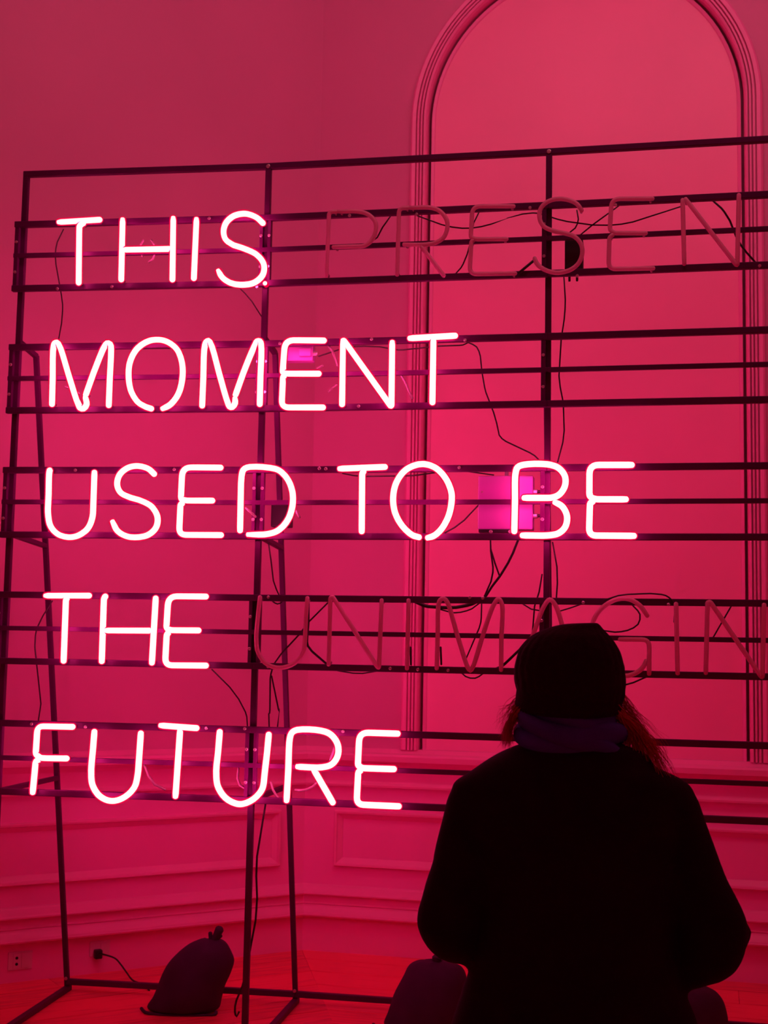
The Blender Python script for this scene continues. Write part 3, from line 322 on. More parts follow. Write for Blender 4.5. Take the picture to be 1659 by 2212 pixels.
SACKS = [
["dark sandbag with a leafy tied top between the left and middle posts",[-0.851,6.13,0.0],[[0.0,0,0.002,0.14,0.085],[0.005,0,0.018,0.16,0.115],[0.022,0,0.06,0.152,0.125],[0.038,0,0.11,0.148,0.125],[0.059,0.0,0.16,0.148,0.12],[0.079,0.0,0.21,0.141,0.11],[0.093,0.0,0.25,0.119,0.095],[0.106,0.0,0.281,0.091,0.075],[0.113,0.0,0.301,0.059,0.05],[0.11,0.0,0.311,0.033,0.02]],[["tied_end",[[0.102,0,0.249],[0.117,-0.01,0.279],[0.131,-0.01,0.305],[0.144,-0.01,0.329],[0.158,-0.015,0.36]],0.017],["tied_end",[[0.123,-0.01,0.285],[0.116,-0.01,0.313],[0.115,-0.01,0.339]],0.009],["tied_end",[[0.127,-0.01,0.289],[0.147,-0.01,0.309],[0.163,-0.01,0.328]],0.008],["seam",[[-0.174,-0.05,0.021],[-0.134,-0.085,0.006],[-0.007,-0.1,0.002],[0.14,-0.085,0.002],[0.156,-0.06,0.015]],0.008]],1.3],
["dark sandbag left of the person, its small knot on top",[0.203,5.94,0.0],[[0.0,0,0.002,0.146,0.09],[0.011,0,0.016,0.176,0.12],[0.028,0,0.064,0.175,0.13],[0.034,0,0.122,0.16,0.13],[0.046,0,0.17,0.147,0.12],[0.055,0,0.209,0.136,0.11],[0.056,0,0.242,0.122,0.09],[0.052,0,0.261,0.101,0.07],[0.046,0,0.274,0.063,0.05],[0.058,0,0.28,0.026,0.02]],[["tied_end",[[0.053,-0.02,0.271],[0.056,-0.02,0.282],[0.062,-0.02,0.294]],0.022],["seam",[[-0.21,-0.05,0.023],[-0.166,-0.09,0.005],[-0.023,-0.11,0.002],[0.146,-0.09,0.003],[0.191,-0.06,0.023]],0.008]],4.4],
["dark rounded sandbag mostly hidden right of the person",[1.309,5.74,0.0],[[0.0,0,0.002,0.121,0.09],[0.002,0,0.026,0.142,0.12],[0.01,0,0.1,0.14,0.13],[0.012,0,0.147,0.132,0.13],[0.013,0,0.184,0.118,0.12],[0.013,0,0.212,0.094,0.1],[0.009,0,0.231,0.067,0.075],[0.009,0,0.246,0.037,0.02]],[["tied_end",[[-0.014,0,0.236],[-0.018,0,0.254],[-0.024,0,0.269]],0.018]],8.8]]
BOLTS = [[-1.383,5.494,3.077],[-1.148,5.461,3.081],[-0.745,5.404,3.363],[-0.537,5.374,3.068],[-0.435,5.356,2.83],[-1.272,5.478,2.312],[-0.856,5.419,2.315],[-0.261,5.322,2.317],[-0.235,5.317,2.315],[0.292,5.215,2.316],[-0.454,5.36,1.801],[-0.448,5.359,1.526],[0.339,5.206,1.808],[0.388,5.196,1.806],[0.036,5.265,1.529],[0.143,5.244,1.527],[0.259,5.221,1.526],[0.556,5.163,3.351],[0.883,5.096,3.346],[0.109,5.25,3.345],[-0.162,5.303,3.352],[0.739,5.126,3.068],[1.412,4.984,3.079],[-1.411,5.498,1.276],[-1.239,5.474,1.274],[-1.185,5.466,1.27],[-0.69,5.396,1.278],[-0.535,5.374,1.28],[-0.144,5.299,1.281],[-0.062,5.283,2.838],[0.309,5.211,2.824],[-0.109,5.293,2.566],[0.765,5.12,1.793],[1.076,5.055,1.789]]

# ------------------------------------------------------------------ the room (two walls meeting at 135 degrees)
KC = Vector((-0.3992, 7.3870, 0))
AR, AL = math.radians(-13.65), math.radians(31.45)
dR = Vector((math.cos(AR), math.sin(AR), 0)); nR = Vector((math.sin(AR), -math.cos(AR), 0))
dL = Vector((-math.cos(AL), -math.sin(AL), 0)); nL = Vector((math.sin(AL), -math.cos(AL), 0))
WH, WL = 6.3, 5.6
def slab(bm, d, n, u0, u1, z0, z1, h0, h1): frame_box(bm, KC, d, n, Z, (u0, h0, z0), (u1, h1, z1))
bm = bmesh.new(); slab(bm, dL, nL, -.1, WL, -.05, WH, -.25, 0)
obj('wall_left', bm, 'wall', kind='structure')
# right wall with an arched niche
AU0, AU1, AZ0, AZC = .622, 2.330, 1.074, 4.53
ARAD = (AU1 - AU0) / 2; AUC = (AU0 + AU1) / 2; ND = .055
NA = 48
arc = [(AUC - ARAD * math.cos(math.pi * k / NA), AZC + ARAD * math.sin(math.pi * k / NA)) for k in range(NA + 1)]
bm = bmesh.new()
def WP(u, z, h): return KC + dR * u + nR * h + Z * z
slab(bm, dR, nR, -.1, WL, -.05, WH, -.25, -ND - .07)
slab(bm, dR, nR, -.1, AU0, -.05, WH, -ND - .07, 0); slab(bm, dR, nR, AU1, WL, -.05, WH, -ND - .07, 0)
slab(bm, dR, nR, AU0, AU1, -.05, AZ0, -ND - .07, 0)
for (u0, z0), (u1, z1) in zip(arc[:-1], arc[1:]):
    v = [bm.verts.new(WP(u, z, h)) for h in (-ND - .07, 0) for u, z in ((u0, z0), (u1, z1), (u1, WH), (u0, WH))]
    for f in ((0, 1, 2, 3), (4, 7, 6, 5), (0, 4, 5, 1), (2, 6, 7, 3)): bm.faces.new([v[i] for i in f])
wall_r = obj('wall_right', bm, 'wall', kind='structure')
bm = bmesh.new()
path = [(AU0, AZ0)] + arc + [(AU1, AZ0)]
GAP = .017; RR = ARAD - GAP
ip = [(AU0 + GAP, AZ0)] + [(AUC - RR * math.cos(math.pi * k / NA), AZC + RR * math.sin(math.pi * k / NA)) for k in range(NA + 1)] + [(AU1 - GAP, AZ0)]
fr = [bm.verts.new(WP(u, z, -.034)) for u, z in ip]; bk = [bm.verts.new(WP(u, z, -ND - .07)) for u, z in ip]
bm.faces.new(fr); bm.faces.new(bk[::-1])
for i in range(len(path)): j = (i + 1) % len(path); bm.faces.new((fr[i], bk[i], bk[j], fr[j]))
obj('niche_panel', bm, 'niche', wall_r, label='smooth flat panel filling the arched niche')

wall_l = bpy.data.objects['wall_left']
for d_, n_, wl in ((dL, nL, wall_l), (dR, nR, wall_r)):
    bm = bmesh.new(); frame_box(bm, KC, d_, n_, Z, (.0, -.01, .0), (WL, .004, 1.06)); obj('brightened_dado', bm, 'brightened_dado', wl, label='lower wall below the chair rail, light painted into its paler colour')
def mould(name, d, n, path, prof, closed=False, m='trim', parent=None, **k):
    """sweep a moulding profile (offset outward, height off the wall) along a path (u, z) on a wall"""
    bm = bmesh.new(); N = len(path); rings = []
    for i, (u, z) in enumerate(path):
        def nrm(a, b): v = Vector((b[0] - a[0], b[1] - a[1])); v.normalize(); return Vector((-v.y, v.x))
        ns = []
        if i > 0 or closed: ns.append(nrm(path[i - 1], path[i]))
        if i < N - 1 or closed: ns.append(nrm(path[i], path[(i + 1) % N]))
        a = sum(ns, Vector((0, 0))); a.normalize(); sc = 1 / max(.3, a.dot(ns[0]))
        rings.append([bm.verts.new(KC + d * (u + a.x * o * sc) + Z * (z + a.y * o * sc) + n * h) for o, h in prof])
    P = len(prof)
    for i in range(N if closed else N - 1):
        A, B = rings[i], rings[(i + 1) % N]
        for q in range(P): bm.faces.new((A[q], A[(q + 1) % P], B[(q + 1) % P], B[q]))
    if not closed: bm.faces.new(rings[0][::-1]); bm.faces.new(rings[-1])
    return obj(name, bm, m, parent, **k)
# arch casing: stepped fillets around the niche
case = [(-.002, -.03), (-.002, .014), (.004, .034), (.013, .040), (.015, .040), (.016, .004), (.023, .004), (.024, .036), (.033, .036), (.034, .004), (.041, .004), (.042, .036), (.052, .036), (.053, .006), (.060, .006), (.061, .034), (.080, .036), (.090, .026), (.094, -.002)]
mould('trim_1', dR, nR, path, case, kind='structure', label='stepped painted moulding around the arched niche')
# bead of the panel frame just inside the shadow gap
bead = [(-GAP - .020, -.036), (-GAP - .020, -.031), (-GAP - .016, -.027), (-GAP - .004, -.022), (-GAP - .001, -.022), (-GAP, -.036)]
mould('trim_2', dR, nR, path, bead, kind='structure', label='thin bead on the niche panel along its shadow gap')
def cyma(z0, z1, h0, h1, n=6):
    return [(z0 + (z1 - z0) * k / n, h0 + (h1 - h0) * (.5 - .5 * math.cos(math.pi * k / n))) for k in range(n + 1)]
rail = [(.868, 0), (.871, .034), (.882, .036), (.894, .020)] + cyma(.90, .975, .018, .022) + [(.990, .032), (1.008, .040), (1.012, .088), (1.040, .092), (1.050, .082), (1.056, .050), (1.074, .010), (1.075, 0)]
base = [(0, 0), (0, .020), (.184, .020), (.188, .070), (.196, .074)] + cyma(.200, .244, .070, .044) + [(.247, .040), (.250, .046), (.256, .046), (.258, .040), (.296, .038), (.300, .066), (.306, .068)] + cyma(.308, .342, .062, .016) + [(.346, .012), (.347, 0)]
for side, d, n in (('left', dL, nL), ('right', dR, nR)):
    fl = (lambda pr: [(z, h) for z, h in pr])
    p = [(0, 0), (WL, 0)]
    mould('baseboard_' + side, d, n, p, fl(base), kind='structure')
mould('trim_3', dL, nL, [(0, 0), (WL, 0)], rail, kind='structure', label='chair rail moulding along the left wall')
mould('trim_4', dR, nR, [(0, 0), (WL, 0)], rail, kind='structure', label='chair rail moulding under the arched niche')
pm = [(0, 0), (.003, .008), (.026, .022), (.030, .034), (.040, .036), (.044, .030), (.0465, 0)]
def panel(name, d, n, u0, u1, z0, z1, lab):
    q = [(u0, z0), (u0, z1), (u1, z1), (u1, z0)]
    q = [(u0 + .046, z0 + .046), (u0 + .046, z1 - .046), (u1 - .046, z1 - .046), (u1 - .046, z0 + .046)]
    mould(name, d, n, q, pm, closed=True, kind='structure', label=lab)
panel('trim_5', dL, nL, .154, 2.50, .448, .742, 'rectangular panel moulding low on the left wall')
panel('trim_6', dR, nR, .174, 2.78, .448, .742, 'rectangular panel moulding below the arched niche')
panel('trim_7', dL, nL, 2.72, 5.2, .448, .742, 'second rectangular panel moulding on the left wall')
panel('trim_8', dR, nR, 3.0, 5.3, .448, .742, 'second rectangular panel moulding on the right wall')

def wall_poly(far):   # outline of the room in plan
    return [KC + dL * WL, KC, KC + dR * WL, Vector((5.4, -2.5, 0)), Vector((-5.6, -2.5, 0))]
def prism(name, pts, z0, z1, m, **k):
    bm = bmesh.new(); a = [bm.verts.new((p.x, p.y, z0)) for p in pts]; b_ = [bm.verts.new((p.x, p.y, z1)) for p in pts]
    bm.faces.new(a[::-1]); bm.faces.new(b_)
    for i in range(len(pts)): j = (i + 1) % len(pts); bm.faces.new((a[i], a[j], b_[j], b_[i]))
    return obj(name, bm, m, **k)
# the rest of the gallery behind the viewer closes the room
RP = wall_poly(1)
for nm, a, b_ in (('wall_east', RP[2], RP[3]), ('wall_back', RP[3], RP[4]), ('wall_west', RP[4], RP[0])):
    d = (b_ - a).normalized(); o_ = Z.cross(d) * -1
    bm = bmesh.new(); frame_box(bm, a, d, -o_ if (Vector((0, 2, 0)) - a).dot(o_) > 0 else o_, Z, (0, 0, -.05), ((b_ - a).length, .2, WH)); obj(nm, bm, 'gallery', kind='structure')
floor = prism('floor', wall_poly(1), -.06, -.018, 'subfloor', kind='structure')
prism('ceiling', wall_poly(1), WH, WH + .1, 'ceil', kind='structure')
# floorboards laid parallel to the two walls, mitred where they meet
T22 = math.tan(math.radians(22.5))
hh = .026; i = 0
edges = [.0]
while edges[-1] < 8.2: edges.append(edges[-1] + (.205 if len(edges) < 2 else .25 if len(edges) < 4 else .21))
for i in range(len(edges) - 1):
    for d, n, yaw in ((dL, nL, AL), (dR, nR, AR)):
        a, b_ = edges[i] + .0025, edges[i + 1] - .0025
        # a board has a butt joint somewhere along its length
        U = 5.6
        cuts = [None, 1.3 + (i * .77) % 2.2, 6.4]
        for s in range(2):
            bm = bmesh.new()
            ua0, ub0 = (a * T22 + .0012, b_ * T22 + .0012) if s == 0 else (b_ * T22 + cuts[1] + .001,) * 2
            u1 = b_ * T22 + cuts[1] - .001 if s == 0 else b_ * T22 + 6.2
            c = KC + n * ((a + b_) / 2) + d * (ua0)
            def LP(u, h): q = KC + d * u + n * h - c; return Matrix.Rotation(-yaw, 3, 'Z') @ q
            q = [LP(ua0, a), LP(u1, a), LP(u1, b_), LP(ub0, b_)]
            lo = [bm.verts.new((p.x, p.y, -.018)) for p in q]; hi = [bm.verts.new((p.x, p.y, 0)) for p in q]
            bm.faces.new(lo[::-1]); bm.faces.new(hi)
            for e in range(4): f = (e + 1) % 4; bm.faces.new((lo[e], lo[f], hi[f], hi[e]))
            o = obj('floorboard', bm, 'oak', floor)
            o.location = c; o.rotation_euler = (0, 0, yaw)

# ------------------------------------------------------------------ wall outlets on the left baseboard
def wallP(u, z, h): return KC + dL * u + nL * h + Z * z
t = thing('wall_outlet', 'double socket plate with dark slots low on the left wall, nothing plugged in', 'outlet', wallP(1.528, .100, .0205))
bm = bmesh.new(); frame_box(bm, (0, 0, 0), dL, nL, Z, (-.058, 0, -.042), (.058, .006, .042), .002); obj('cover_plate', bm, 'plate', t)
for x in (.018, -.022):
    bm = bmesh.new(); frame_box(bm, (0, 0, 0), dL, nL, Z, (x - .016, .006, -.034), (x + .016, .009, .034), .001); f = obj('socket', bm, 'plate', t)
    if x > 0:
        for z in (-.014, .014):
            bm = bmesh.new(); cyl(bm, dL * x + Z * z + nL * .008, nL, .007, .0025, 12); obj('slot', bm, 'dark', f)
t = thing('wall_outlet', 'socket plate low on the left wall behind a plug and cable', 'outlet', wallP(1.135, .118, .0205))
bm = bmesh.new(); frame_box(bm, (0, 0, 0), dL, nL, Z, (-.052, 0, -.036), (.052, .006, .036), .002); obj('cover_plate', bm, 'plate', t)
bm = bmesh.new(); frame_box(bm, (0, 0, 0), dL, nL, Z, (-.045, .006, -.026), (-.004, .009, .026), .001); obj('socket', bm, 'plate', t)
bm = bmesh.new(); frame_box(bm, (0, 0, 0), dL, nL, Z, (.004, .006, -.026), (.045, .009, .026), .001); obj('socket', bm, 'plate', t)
t = thing('power_cord', 'black plug and cord running from the left wall socket down to the floor', 'cable', wallP(1.135, .1, .034))
bm = bmesh.new(); frame_box(bm, (0, 0, 0), dL, nL, Z, (-.001, 0, -.024), (.036, .034, .020), .006); obj('plug', bm, 'rubber', t)
o0 = wallP(1.135, .1, .034)
pw = [Vector((-1.30, 6.735, .092)), Vector((-1.27, 6.705, .09)), Vector((-1.235, 6.70, .060)), Vector((-1.20, 6.665, .032)), Vector((-1.16, 6.62, .006)), Vector((-1.10, 6.55, .005)), Vector((-1.05, 6.44, .005))]
pw[0] = wallP(1.135 + .016, .104, .066)
pts = interp([tuple(p - o0) for p in pw], 6)
bm = bmesh.new(); tube(bm, pts, .0042, 8); obj('cord', bm, 'rubber', t, smooth=True)

# ------------------------------------------------------------------ the sign frame
NODES = G['nodes']; BZ = G['bars']
N = [Vector((a, b_, 0)) for a, b_ in NODES]
PAZ = [math.radians(a) for a in (-8.05, -11.0, -11.9)]
pd = [Vector((math.cos(a), math.sin(a), 0)) for a in PAZ]; pn = [Vector((math.sin(a), -math.cos(a), 0)) for a in PAZ]  # pn points to the viewer
nn = [pn[0], (pn[0] + pn[1]).normalized(), (pn[1] + pn[2]).normalized(), pn[2]]
fr0 = N[0].copy()
frame = thing('sign_frame', 'large black steel ladder frame holding all the neon letters', 'frame', fr0)
def fobj(name, bm, m='steel', parent=None, smooth=False, **k):
    if parent is None:
        bmesh.ops.translate(bm, verts=bm.verts[:], vec=-fr0); parent = frame
    return obj(name, bm, m, parent, smooth, **k)
TOP = BZ['top']
W = .024
for i in range(4):
    bm = bmesh.new(); bar(bm, N[i], N[i] + Z * (TOP - .011), W, W, upv=nn[i])
    post = fobj('post', bm)
for i in range(3):   # top rail, in three lengths
    bm = bmesh.new(); bar(bm, N[i] + Z * TOP, N[i + 1] + Z * TOP, .025, .025, ext=.012)
    fobj('top_rail', bm)
OFB = .024
rows = [('1a', '1b', '1c'), ('2a', '2b', '2c'), ('3a', '3b', '3c'), ('4a', '4b', '4c'), ('5a', '5b', '5c')]
for ri, row in enumerate(rows):
    zt, zb = BZ[row[0]], BZ[row[2]]
    for k, key in enumerate(row):
        z = BZ[key]; th = .026 if k != 1 else .019
        for i in range(3):
            a = N[i] + pn[i] * OFB + Z * z; b_ = N[i + 1] + pn[i] * OFB + Z * z
            if i == 0: a = a - pd[0] * .030
            bm = bmesh.new(); bar(bm, a, b_, th * .9, th)
            fobj('crossbar', bm)
    ups = [(0, -.018), (1, -.017), (1, .019), (2, -.016), (3, -.02)]
    for i, dx in ups:
        dd = pd[min(i, 2)] if dx > 0 else pd[max(0, i - 1)]; nv = pn[min(i, 2)] if dx > 0 else pn[max(0, i - 1)]
        p = N[i] + dd * dx + nv * (OFB - .0015)
        w_ = .018 if i != 1 else .014
        bm = bmesh.new(); frame_box(bm, p, dd, nv, Z, (-w_ / 2, -.012, zb - .012), (w_ / 2, .010, zt + .012), .0015)
        fobj('upright', bm)
        for z in ((zt * .72 + zb * .28), (zt * .25 + zb * .75)):
            bm = bmesh.new(); cyl(bm, p + nv * .0095 + Z * z, nv, .0062, .005); fobj('bolt', bm, 'bolt', smooth=False)
for i in range(1, 3):
    bm = bmesh.new(); cyl(bm, N[i] + nn[i] * .012 + Z * (TOP - .003), nn[i], .0085, .004); fobj('bolt', bm, 'bolt')
# bolts along the bars
BB = BOLTS
for p in BB:
    p = Vector(p); i = 0 if p.x < N[1].x else 1 if p.x < N[2].x else 2
    bm = bmesh.new(); cyl(bm, p, pn[i], .0062, .005); fobj('bolt', bm, 'bolt')
# raking rear legs with struts and feet
def legp(i, z): return (N[i] - pd[1] * (.024 if i == 2 else 0)) - nn[i] * (.88 - (.88 - .186) * z / 2.845) + Z * z
for i in range(4):
    bm = bmesh.new(); bar(bm, legp(i, 0.0), legp(i, 2.845), .022, .022, upv=nn[i]); fobj('rear_leg', bm)
    for (z0, z1) in ((2.862, 2.842), (2.05, 2.03), (1.0, .995)):
        a = N[i] - nn[i] * .012 + Z * z0; b_ = legp(i, z1)
        bm = bmesh.new(); bar(bm, a, b_, .022, .020); fobj('strut', bm)
    a = N[i] - nn[i] * .010 + Z * .0125; b_ = N[i] - nn[i] * .90 + Z * .0125
    bm = bmesh.new(); bar(bm, a, b_, .028, .024); fobj('foot_bar', bm)
    bm = bmesh.new(); cyl(bm, N[i] - nn[i] * .855 + Z * .062 , nn[i], .008, .006); fobj('bolt', bm, 'bolt')
for i in range(3):
    a = legp(i, .045); b_ = legp(i + 1, .045)
    bm = bmesh.new(); bar(bm, a, b_, .026, .026); fobj('ground_rail', bm)
    a = N[i] + Z * .0125; b_ = N[i + 1] + Z * .0125

# ------------------------------------------------------------------ neon letters
R_LIT, R_OFF = .0166, .0088  # lit tubes widened to hold the painted halo
seen = {}
for ch, lab, lit, org, az, strokes in LETTERS:
    t = thing('neon_letter', lab, 'neon letter', org, group='glowing neon letters' if lit else 'unlit neon letters', rz=math.radians(az))
    for s in strokes:
        bm = bmesh.new()
        P = [(u / 1000, 0, v / 1000) for u, v in s]
        if len(P) == 1:   # the dot: the tube end bent towards the viewer
            u, _, v = P[0]; tube(bm, [(u, .03, v), (u, -.004, v)], .0125, 12); obj('electrode_end', bm, 'neon', t, smooth=True, label='small glowing dot at the foot of the S'); continue
        r = R_LIT if lit else R_OFF
        # long straight spans get subdivided so the end caps stay short
        Q = [P[0]]
        for a, b_ in zip(P[:-1], P[1:]):
            L = math.dist(a, b_)
            if len(P) == 2 or L > .06:
                for k in (.02 / L, 1 - .02 / L):
                    if 0 < k < 1: Q.append(tuple(x + (y - x) * k for x, y in zip(a, b_)))
            Q.append(b_)
        tube(bm, Q, r, 14)
        obj('glass_tube', bm, 'neon' if lit else 'glass_off', t, smooth=True)
        # blocked-out electrode stubs bend back from both ends to the frame
        for e, e2 in ((P[0], P[1]), (P[-1], P[-2])):
            d = (Vector(e2) - Vector(e)).normalized()
            a = Vector(e) + d * .012
            bm = bmesh.new(); tube(bm, [a + Vector((0, .006, 0)), a + Vector((0, .024, 0)), a + Vector((0, .042, 0))], .006, 8)
            obj('electrode', bm, 'lead', t, smooth=True)

# little milky glass leads that show beside the tubes
for lab, pts in LEADS:
    c = Vector(pts[0]); bm = bmesh.new(); tube(bm, [Vector(p) - c for p in pts], .0052, 8)
    o = obj('glass_lead', bm, 'lead', None, smooth=True, label=lab, cat='glass lead', group='glass leads'); o.location = c

# ------------------------------------------------------------------ cables
for lab, r, pts in CABLES:
    c = Vector(pts[0]); bm = bmesh.new(); tube(bm, [Vector(p) - c for p in pts], r, 7)
    o = obj('cable', bm, 'rubber', None, smooth=True, label=lab, cat='cable'); o.location = c

# ------------------------------------------------------------------ transformers bolted behind the bars
def case_box(name, lab, i, x0, x1, z0, z1, off, dep, m, cat='transformer'):
    """x by plan position along panel i"""
    dd, nv = pd[i], pn[i]; base = N[i]
    u0 = (x0 - base.x) / dd.x; u1 = (x1 - base.x) / dd.x
    c = base + dd * ((u0 + u1) / 2) - nv * off + Z * z0
    t = thing(name, lab, cat, c)
    bm = bmesh.new(); frame_box(bm, (0, 0, 0), dd, -nv, Z, (-(u1 - u0) / 2, 0, 0), ((u1 - u0) / 2, dep, z1 - z0), .004)
    obj('case', bm, m, t)
    return t, dd, nv, (u1 - u0) / 2, z1 - z0
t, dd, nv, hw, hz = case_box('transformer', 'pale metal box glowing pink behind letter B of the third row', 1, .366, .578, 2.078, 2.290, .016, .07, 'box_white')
for z in (.055, .150):
    bm = bmesh.new(); cyl(bm, dd * hw + (-nv) * .02 + Z * z, dd, .010, .018); obj('terminal', bm, 'bolt', t)
    bm = bmesh.new(); cyl(bm, dd * (hw + .018) + (-nv) * .02 + Z * z, dd, .006, .012); obj('terminal_cap', bm, 'rubber', t)
bm = bmesh.new(); frame_box(bm, (0, 0, 0), dd, -nv, Z, (-hw + .004, -.004, -.012), (hw * .35, .05, 0), .001); obj('flange', bm, 'box_black', t)
bm = bmesh.new(); frame_box(bm, (0, 0, 0), dd, -nv, Z, (-.004, .006, hz), (.008, .03, hz + .022), .001); obj('hanger', bm, 'bracket', t)
for x in (-.055, .02):
    bm = bmesh.new(); cyl(bm, dd * x + nv * .006 + Z * -.010, nv, .007, .006); obj('bolt', bm, 'bolt', t)
bm = bmesh.new(); cyl(bm, dd * (-hw + .016) + nv * .0 + Z * (hz * .70), nv, .004, .002); obj('screw', bm, 'bolt', t)

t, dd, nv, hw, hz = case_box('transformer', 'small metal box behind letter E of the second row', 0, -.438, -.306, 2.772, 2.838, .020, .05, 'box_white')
N1b = N[1]
bm = bmesh.new(); frame_box(bm, (0, 0, 0), dd, nv, Z, (hw * .15, 0, .016), (hw * .92, .012, .050), .003); obj('raised_cover', bm, 'box_white', t)
bm = bmesh.new(); cyl(bm, dd * (hw) - nv * .01 + Z * .03, dd, .011, .018); obj('cable_gland', bm, 'bolt', t)
case_box('transformer', 'dark box beside the middle post behind letter D', 1, -.463, -.386, 2.088, 2.180, .022, .06, 'box_black')
t, dd, nv, hw, hz = case_box('transformer', 'black box right of the post behind the unlit letter S', 2, .694, .764, 3.100, 3.232, .018, .06, 'box_black')
for x in (-.018, .012):
    bm = bmesh.new(); cyl(bm, dd * x + (-nv) * .02 + Z * -.010, Z * -1, .005, .022); obj('cable_gland', bm, 'rubber', t)

# ------------------------------------------------------------------ sandbags
def sack(label, loc, rz, rows, tail, wob, neck=None):
    t = thing('sandbag', label, 'sandbag', loc, group='sandbags weighting the frame', rz=rz)
    bm = bmesh.new()
    def fn(p, a, s):
        w_ = noise.noise(Vector((p.x * 9, p.y * 9, p.z * 7 + wob))) * .012 + math.sin(a * 7 + p.z * 30 + wob) * .003 * (s > .5)
        return Vector((p.x * (1 + w_ * 1.5), p.y + w_ * .8, p.z + w_ * .4 * (s > .1)))
    rings_mesh(bm, interp(rows, 5), 48, fn)
    for v in bm.verts: v.co.z = max(v.co.z, .001)
    obj('sack_body', bm, 'sack', t, smooth=True)
    return t
# rows: (cx, cy, z, rx, ry, power)
def rows_from(out, dep, pw=.8): return [((a + b_) / 2, cy, z, (b_ - a) / 2, d) for (z, a, b_), (d, cy) in zip(out, dep)]
SB = SACKS
for lab, loc, rows_, tails, wob in SB:
    t = sack(lab, loc, 0, [tuple(r) for r in rows_], None, wob)
    for nm, pts, r in tails:
        bm = bmesh.new(); tube(bm, interp([tuple(p) for p in pts], 4), r, 8, rfun=(lambda s: .55 + .9 * abs(s - .15)) if nm == 'tied_end' else None)
        if nm == 'seam':
            for v in bm.verts: v.co.z = max(.0015, v.co.z * .9)
        obj(nm, bm, 'sack', t, smooth=True)

# ------------------------------------------------------------------ the person, seen from behind
PX, PY = .425, 3.0
def fused(name, bm, m, parent, voxel, smooth_it=4, disp=None, **k):
    """several closed forms fused into one continuous skin"""
    o = obj(name + '_src', bm, m)
    md = o.modifiers.new('r', 'REMESH'); md.mode = 'VOXEL'; md.voxel_size = voxel; md.use_smooth_shade = True
    ms = o.modifiers.new('s', 'SMOOTH'); ms.factor = .5; ms.iterations = smooth_it
    dg = bpy.context.evaluated_depsgraph_get(); me = bpy.data.meshes.new_from_object(o.evaluated_get(dg))
    old = o.data; bpy.data.objects.remove(o); bpy.data.meshes.remove(old)
    me.name = name
    if disp:
        for v in me.vertices: v.co = disp(v.co.copy(), v.normal)
    me.polygons.foreach_set('use_smooth', [True] * len(me.polygons))
    if not me.materials: me.materials.append(M[m])
    o2 = bpy.data.objects.new(name, me)
    return link(o2, parent, **k)
def chain(bm, pts, rad, n=14):
    """tapered limb along points with a radius at each, rounded ends"""
    rows_ = interp([(*p, r) for p, r in zip(pts, rad)], 5)
    P = [Vector(q[:3]) for q in rows_]; R = [q[3] for q in rows_]
    d0 = (P[0] - P[1]).normalized(); d1 = (P[-1] - P[-2]).normalized()
    P = [P[0] + d0 * R[0] * .85, P[0] + d0 * R[0] * .5] + P + [P[-1] + d1 * R[-1] * .5, P[-1] + d1 * R[-1] * .85]
    R = [R[0] * .45, R[0] * .85] + R + [R[-1] * .85, R[-1] * .45]
    t0 = (P[1] - P[0]).normalized(); a = t0.cross(X if abs(t0.x) < .8 else Y).normalized(); prev = None
    for i, p in enumerate(P):
        t = (P[min(i + 1, len(P) - 1)] - P[max(i - 1, 0)]).normalized(); a = (a - t * a.dot(t)).normalized(); b_ = t.cross(a)
        ring = [bm.verts.new(p + (a * math.cos(2 * math.pi * k / n) + b_ * math.sin(2 * math.pi * k / n)) * R[i]) for k in range(n)]
        if prev:
            for k in range(n): bm.faces.new((prev[k], prev[(k + 1) % n], ring[(k + 1) % n], ring[k]))
        else: bm.faces.new(ring[::-1])
        prev = ring
    bm.faces.new(prev)
def ball(bm, c, r, n=18):
    rx, ry, rz = r
    rings_mesh(bm, [(c[0], c[1], c[2] + rz * math.cos(math.pi * k / n), max(.001, rx * math.sin(math.pi * k / n)), max(.001, ry * math.sin(math.pi * k / n))) for k in range(n + 1)], 24)
bm = bmesh.new()
# head (faces +Y, towards the sign), neck, trunk
HX = -.012
ball(bm, (HX, .015, 1.555), (.074, .092, .088)); ball(bm, (HX, .045, 1.495), (.058, .066, .072))
ball(bm, (HX, .108, 1.520), (.012, .020, .022)); ball(bm, (HX, .092, 1.545), (.009, .014, .030))   # nose
ball(bm, (HX, .098, 1.478), (.024, .012, .006)); ball(bm, (HX, .096, 1.469), (.021, .012, .006))   # lips
ball(bm, (HX, .095, 1.440), (.022, .018, .016))                                                     # chin
for s in (-1, 1):
    ball(bm, (HX + s * .076, .010, 1.520), (.008, .018, .030)); ball(bm, (HX + s * .034, .082, 1.565), (.024, .016, .008))
    ball(bm, (HX + s * .038, .075, 1.500), (.024, .022, .022))
chain(bm, [(HX, .0, 1.46), (0, -.01, 1.38), (0, -.01, 1.32)], [.054, .052, .07])
rings_mesh(bm, interp([(0, -.005, 1.37, .06, .05), (0, -.005, 1.33, .16, .075), (0, 0, 1.27, .185, .10), (0, .005, 1.16, .165, .115), (0, .0, 1.03, .135, .10), (0, -.005, .92, .165, .115), (0, -.005, .82, .175, .12), (0, 0, .76, .12, .09)], 4), 32)
HAND = {}
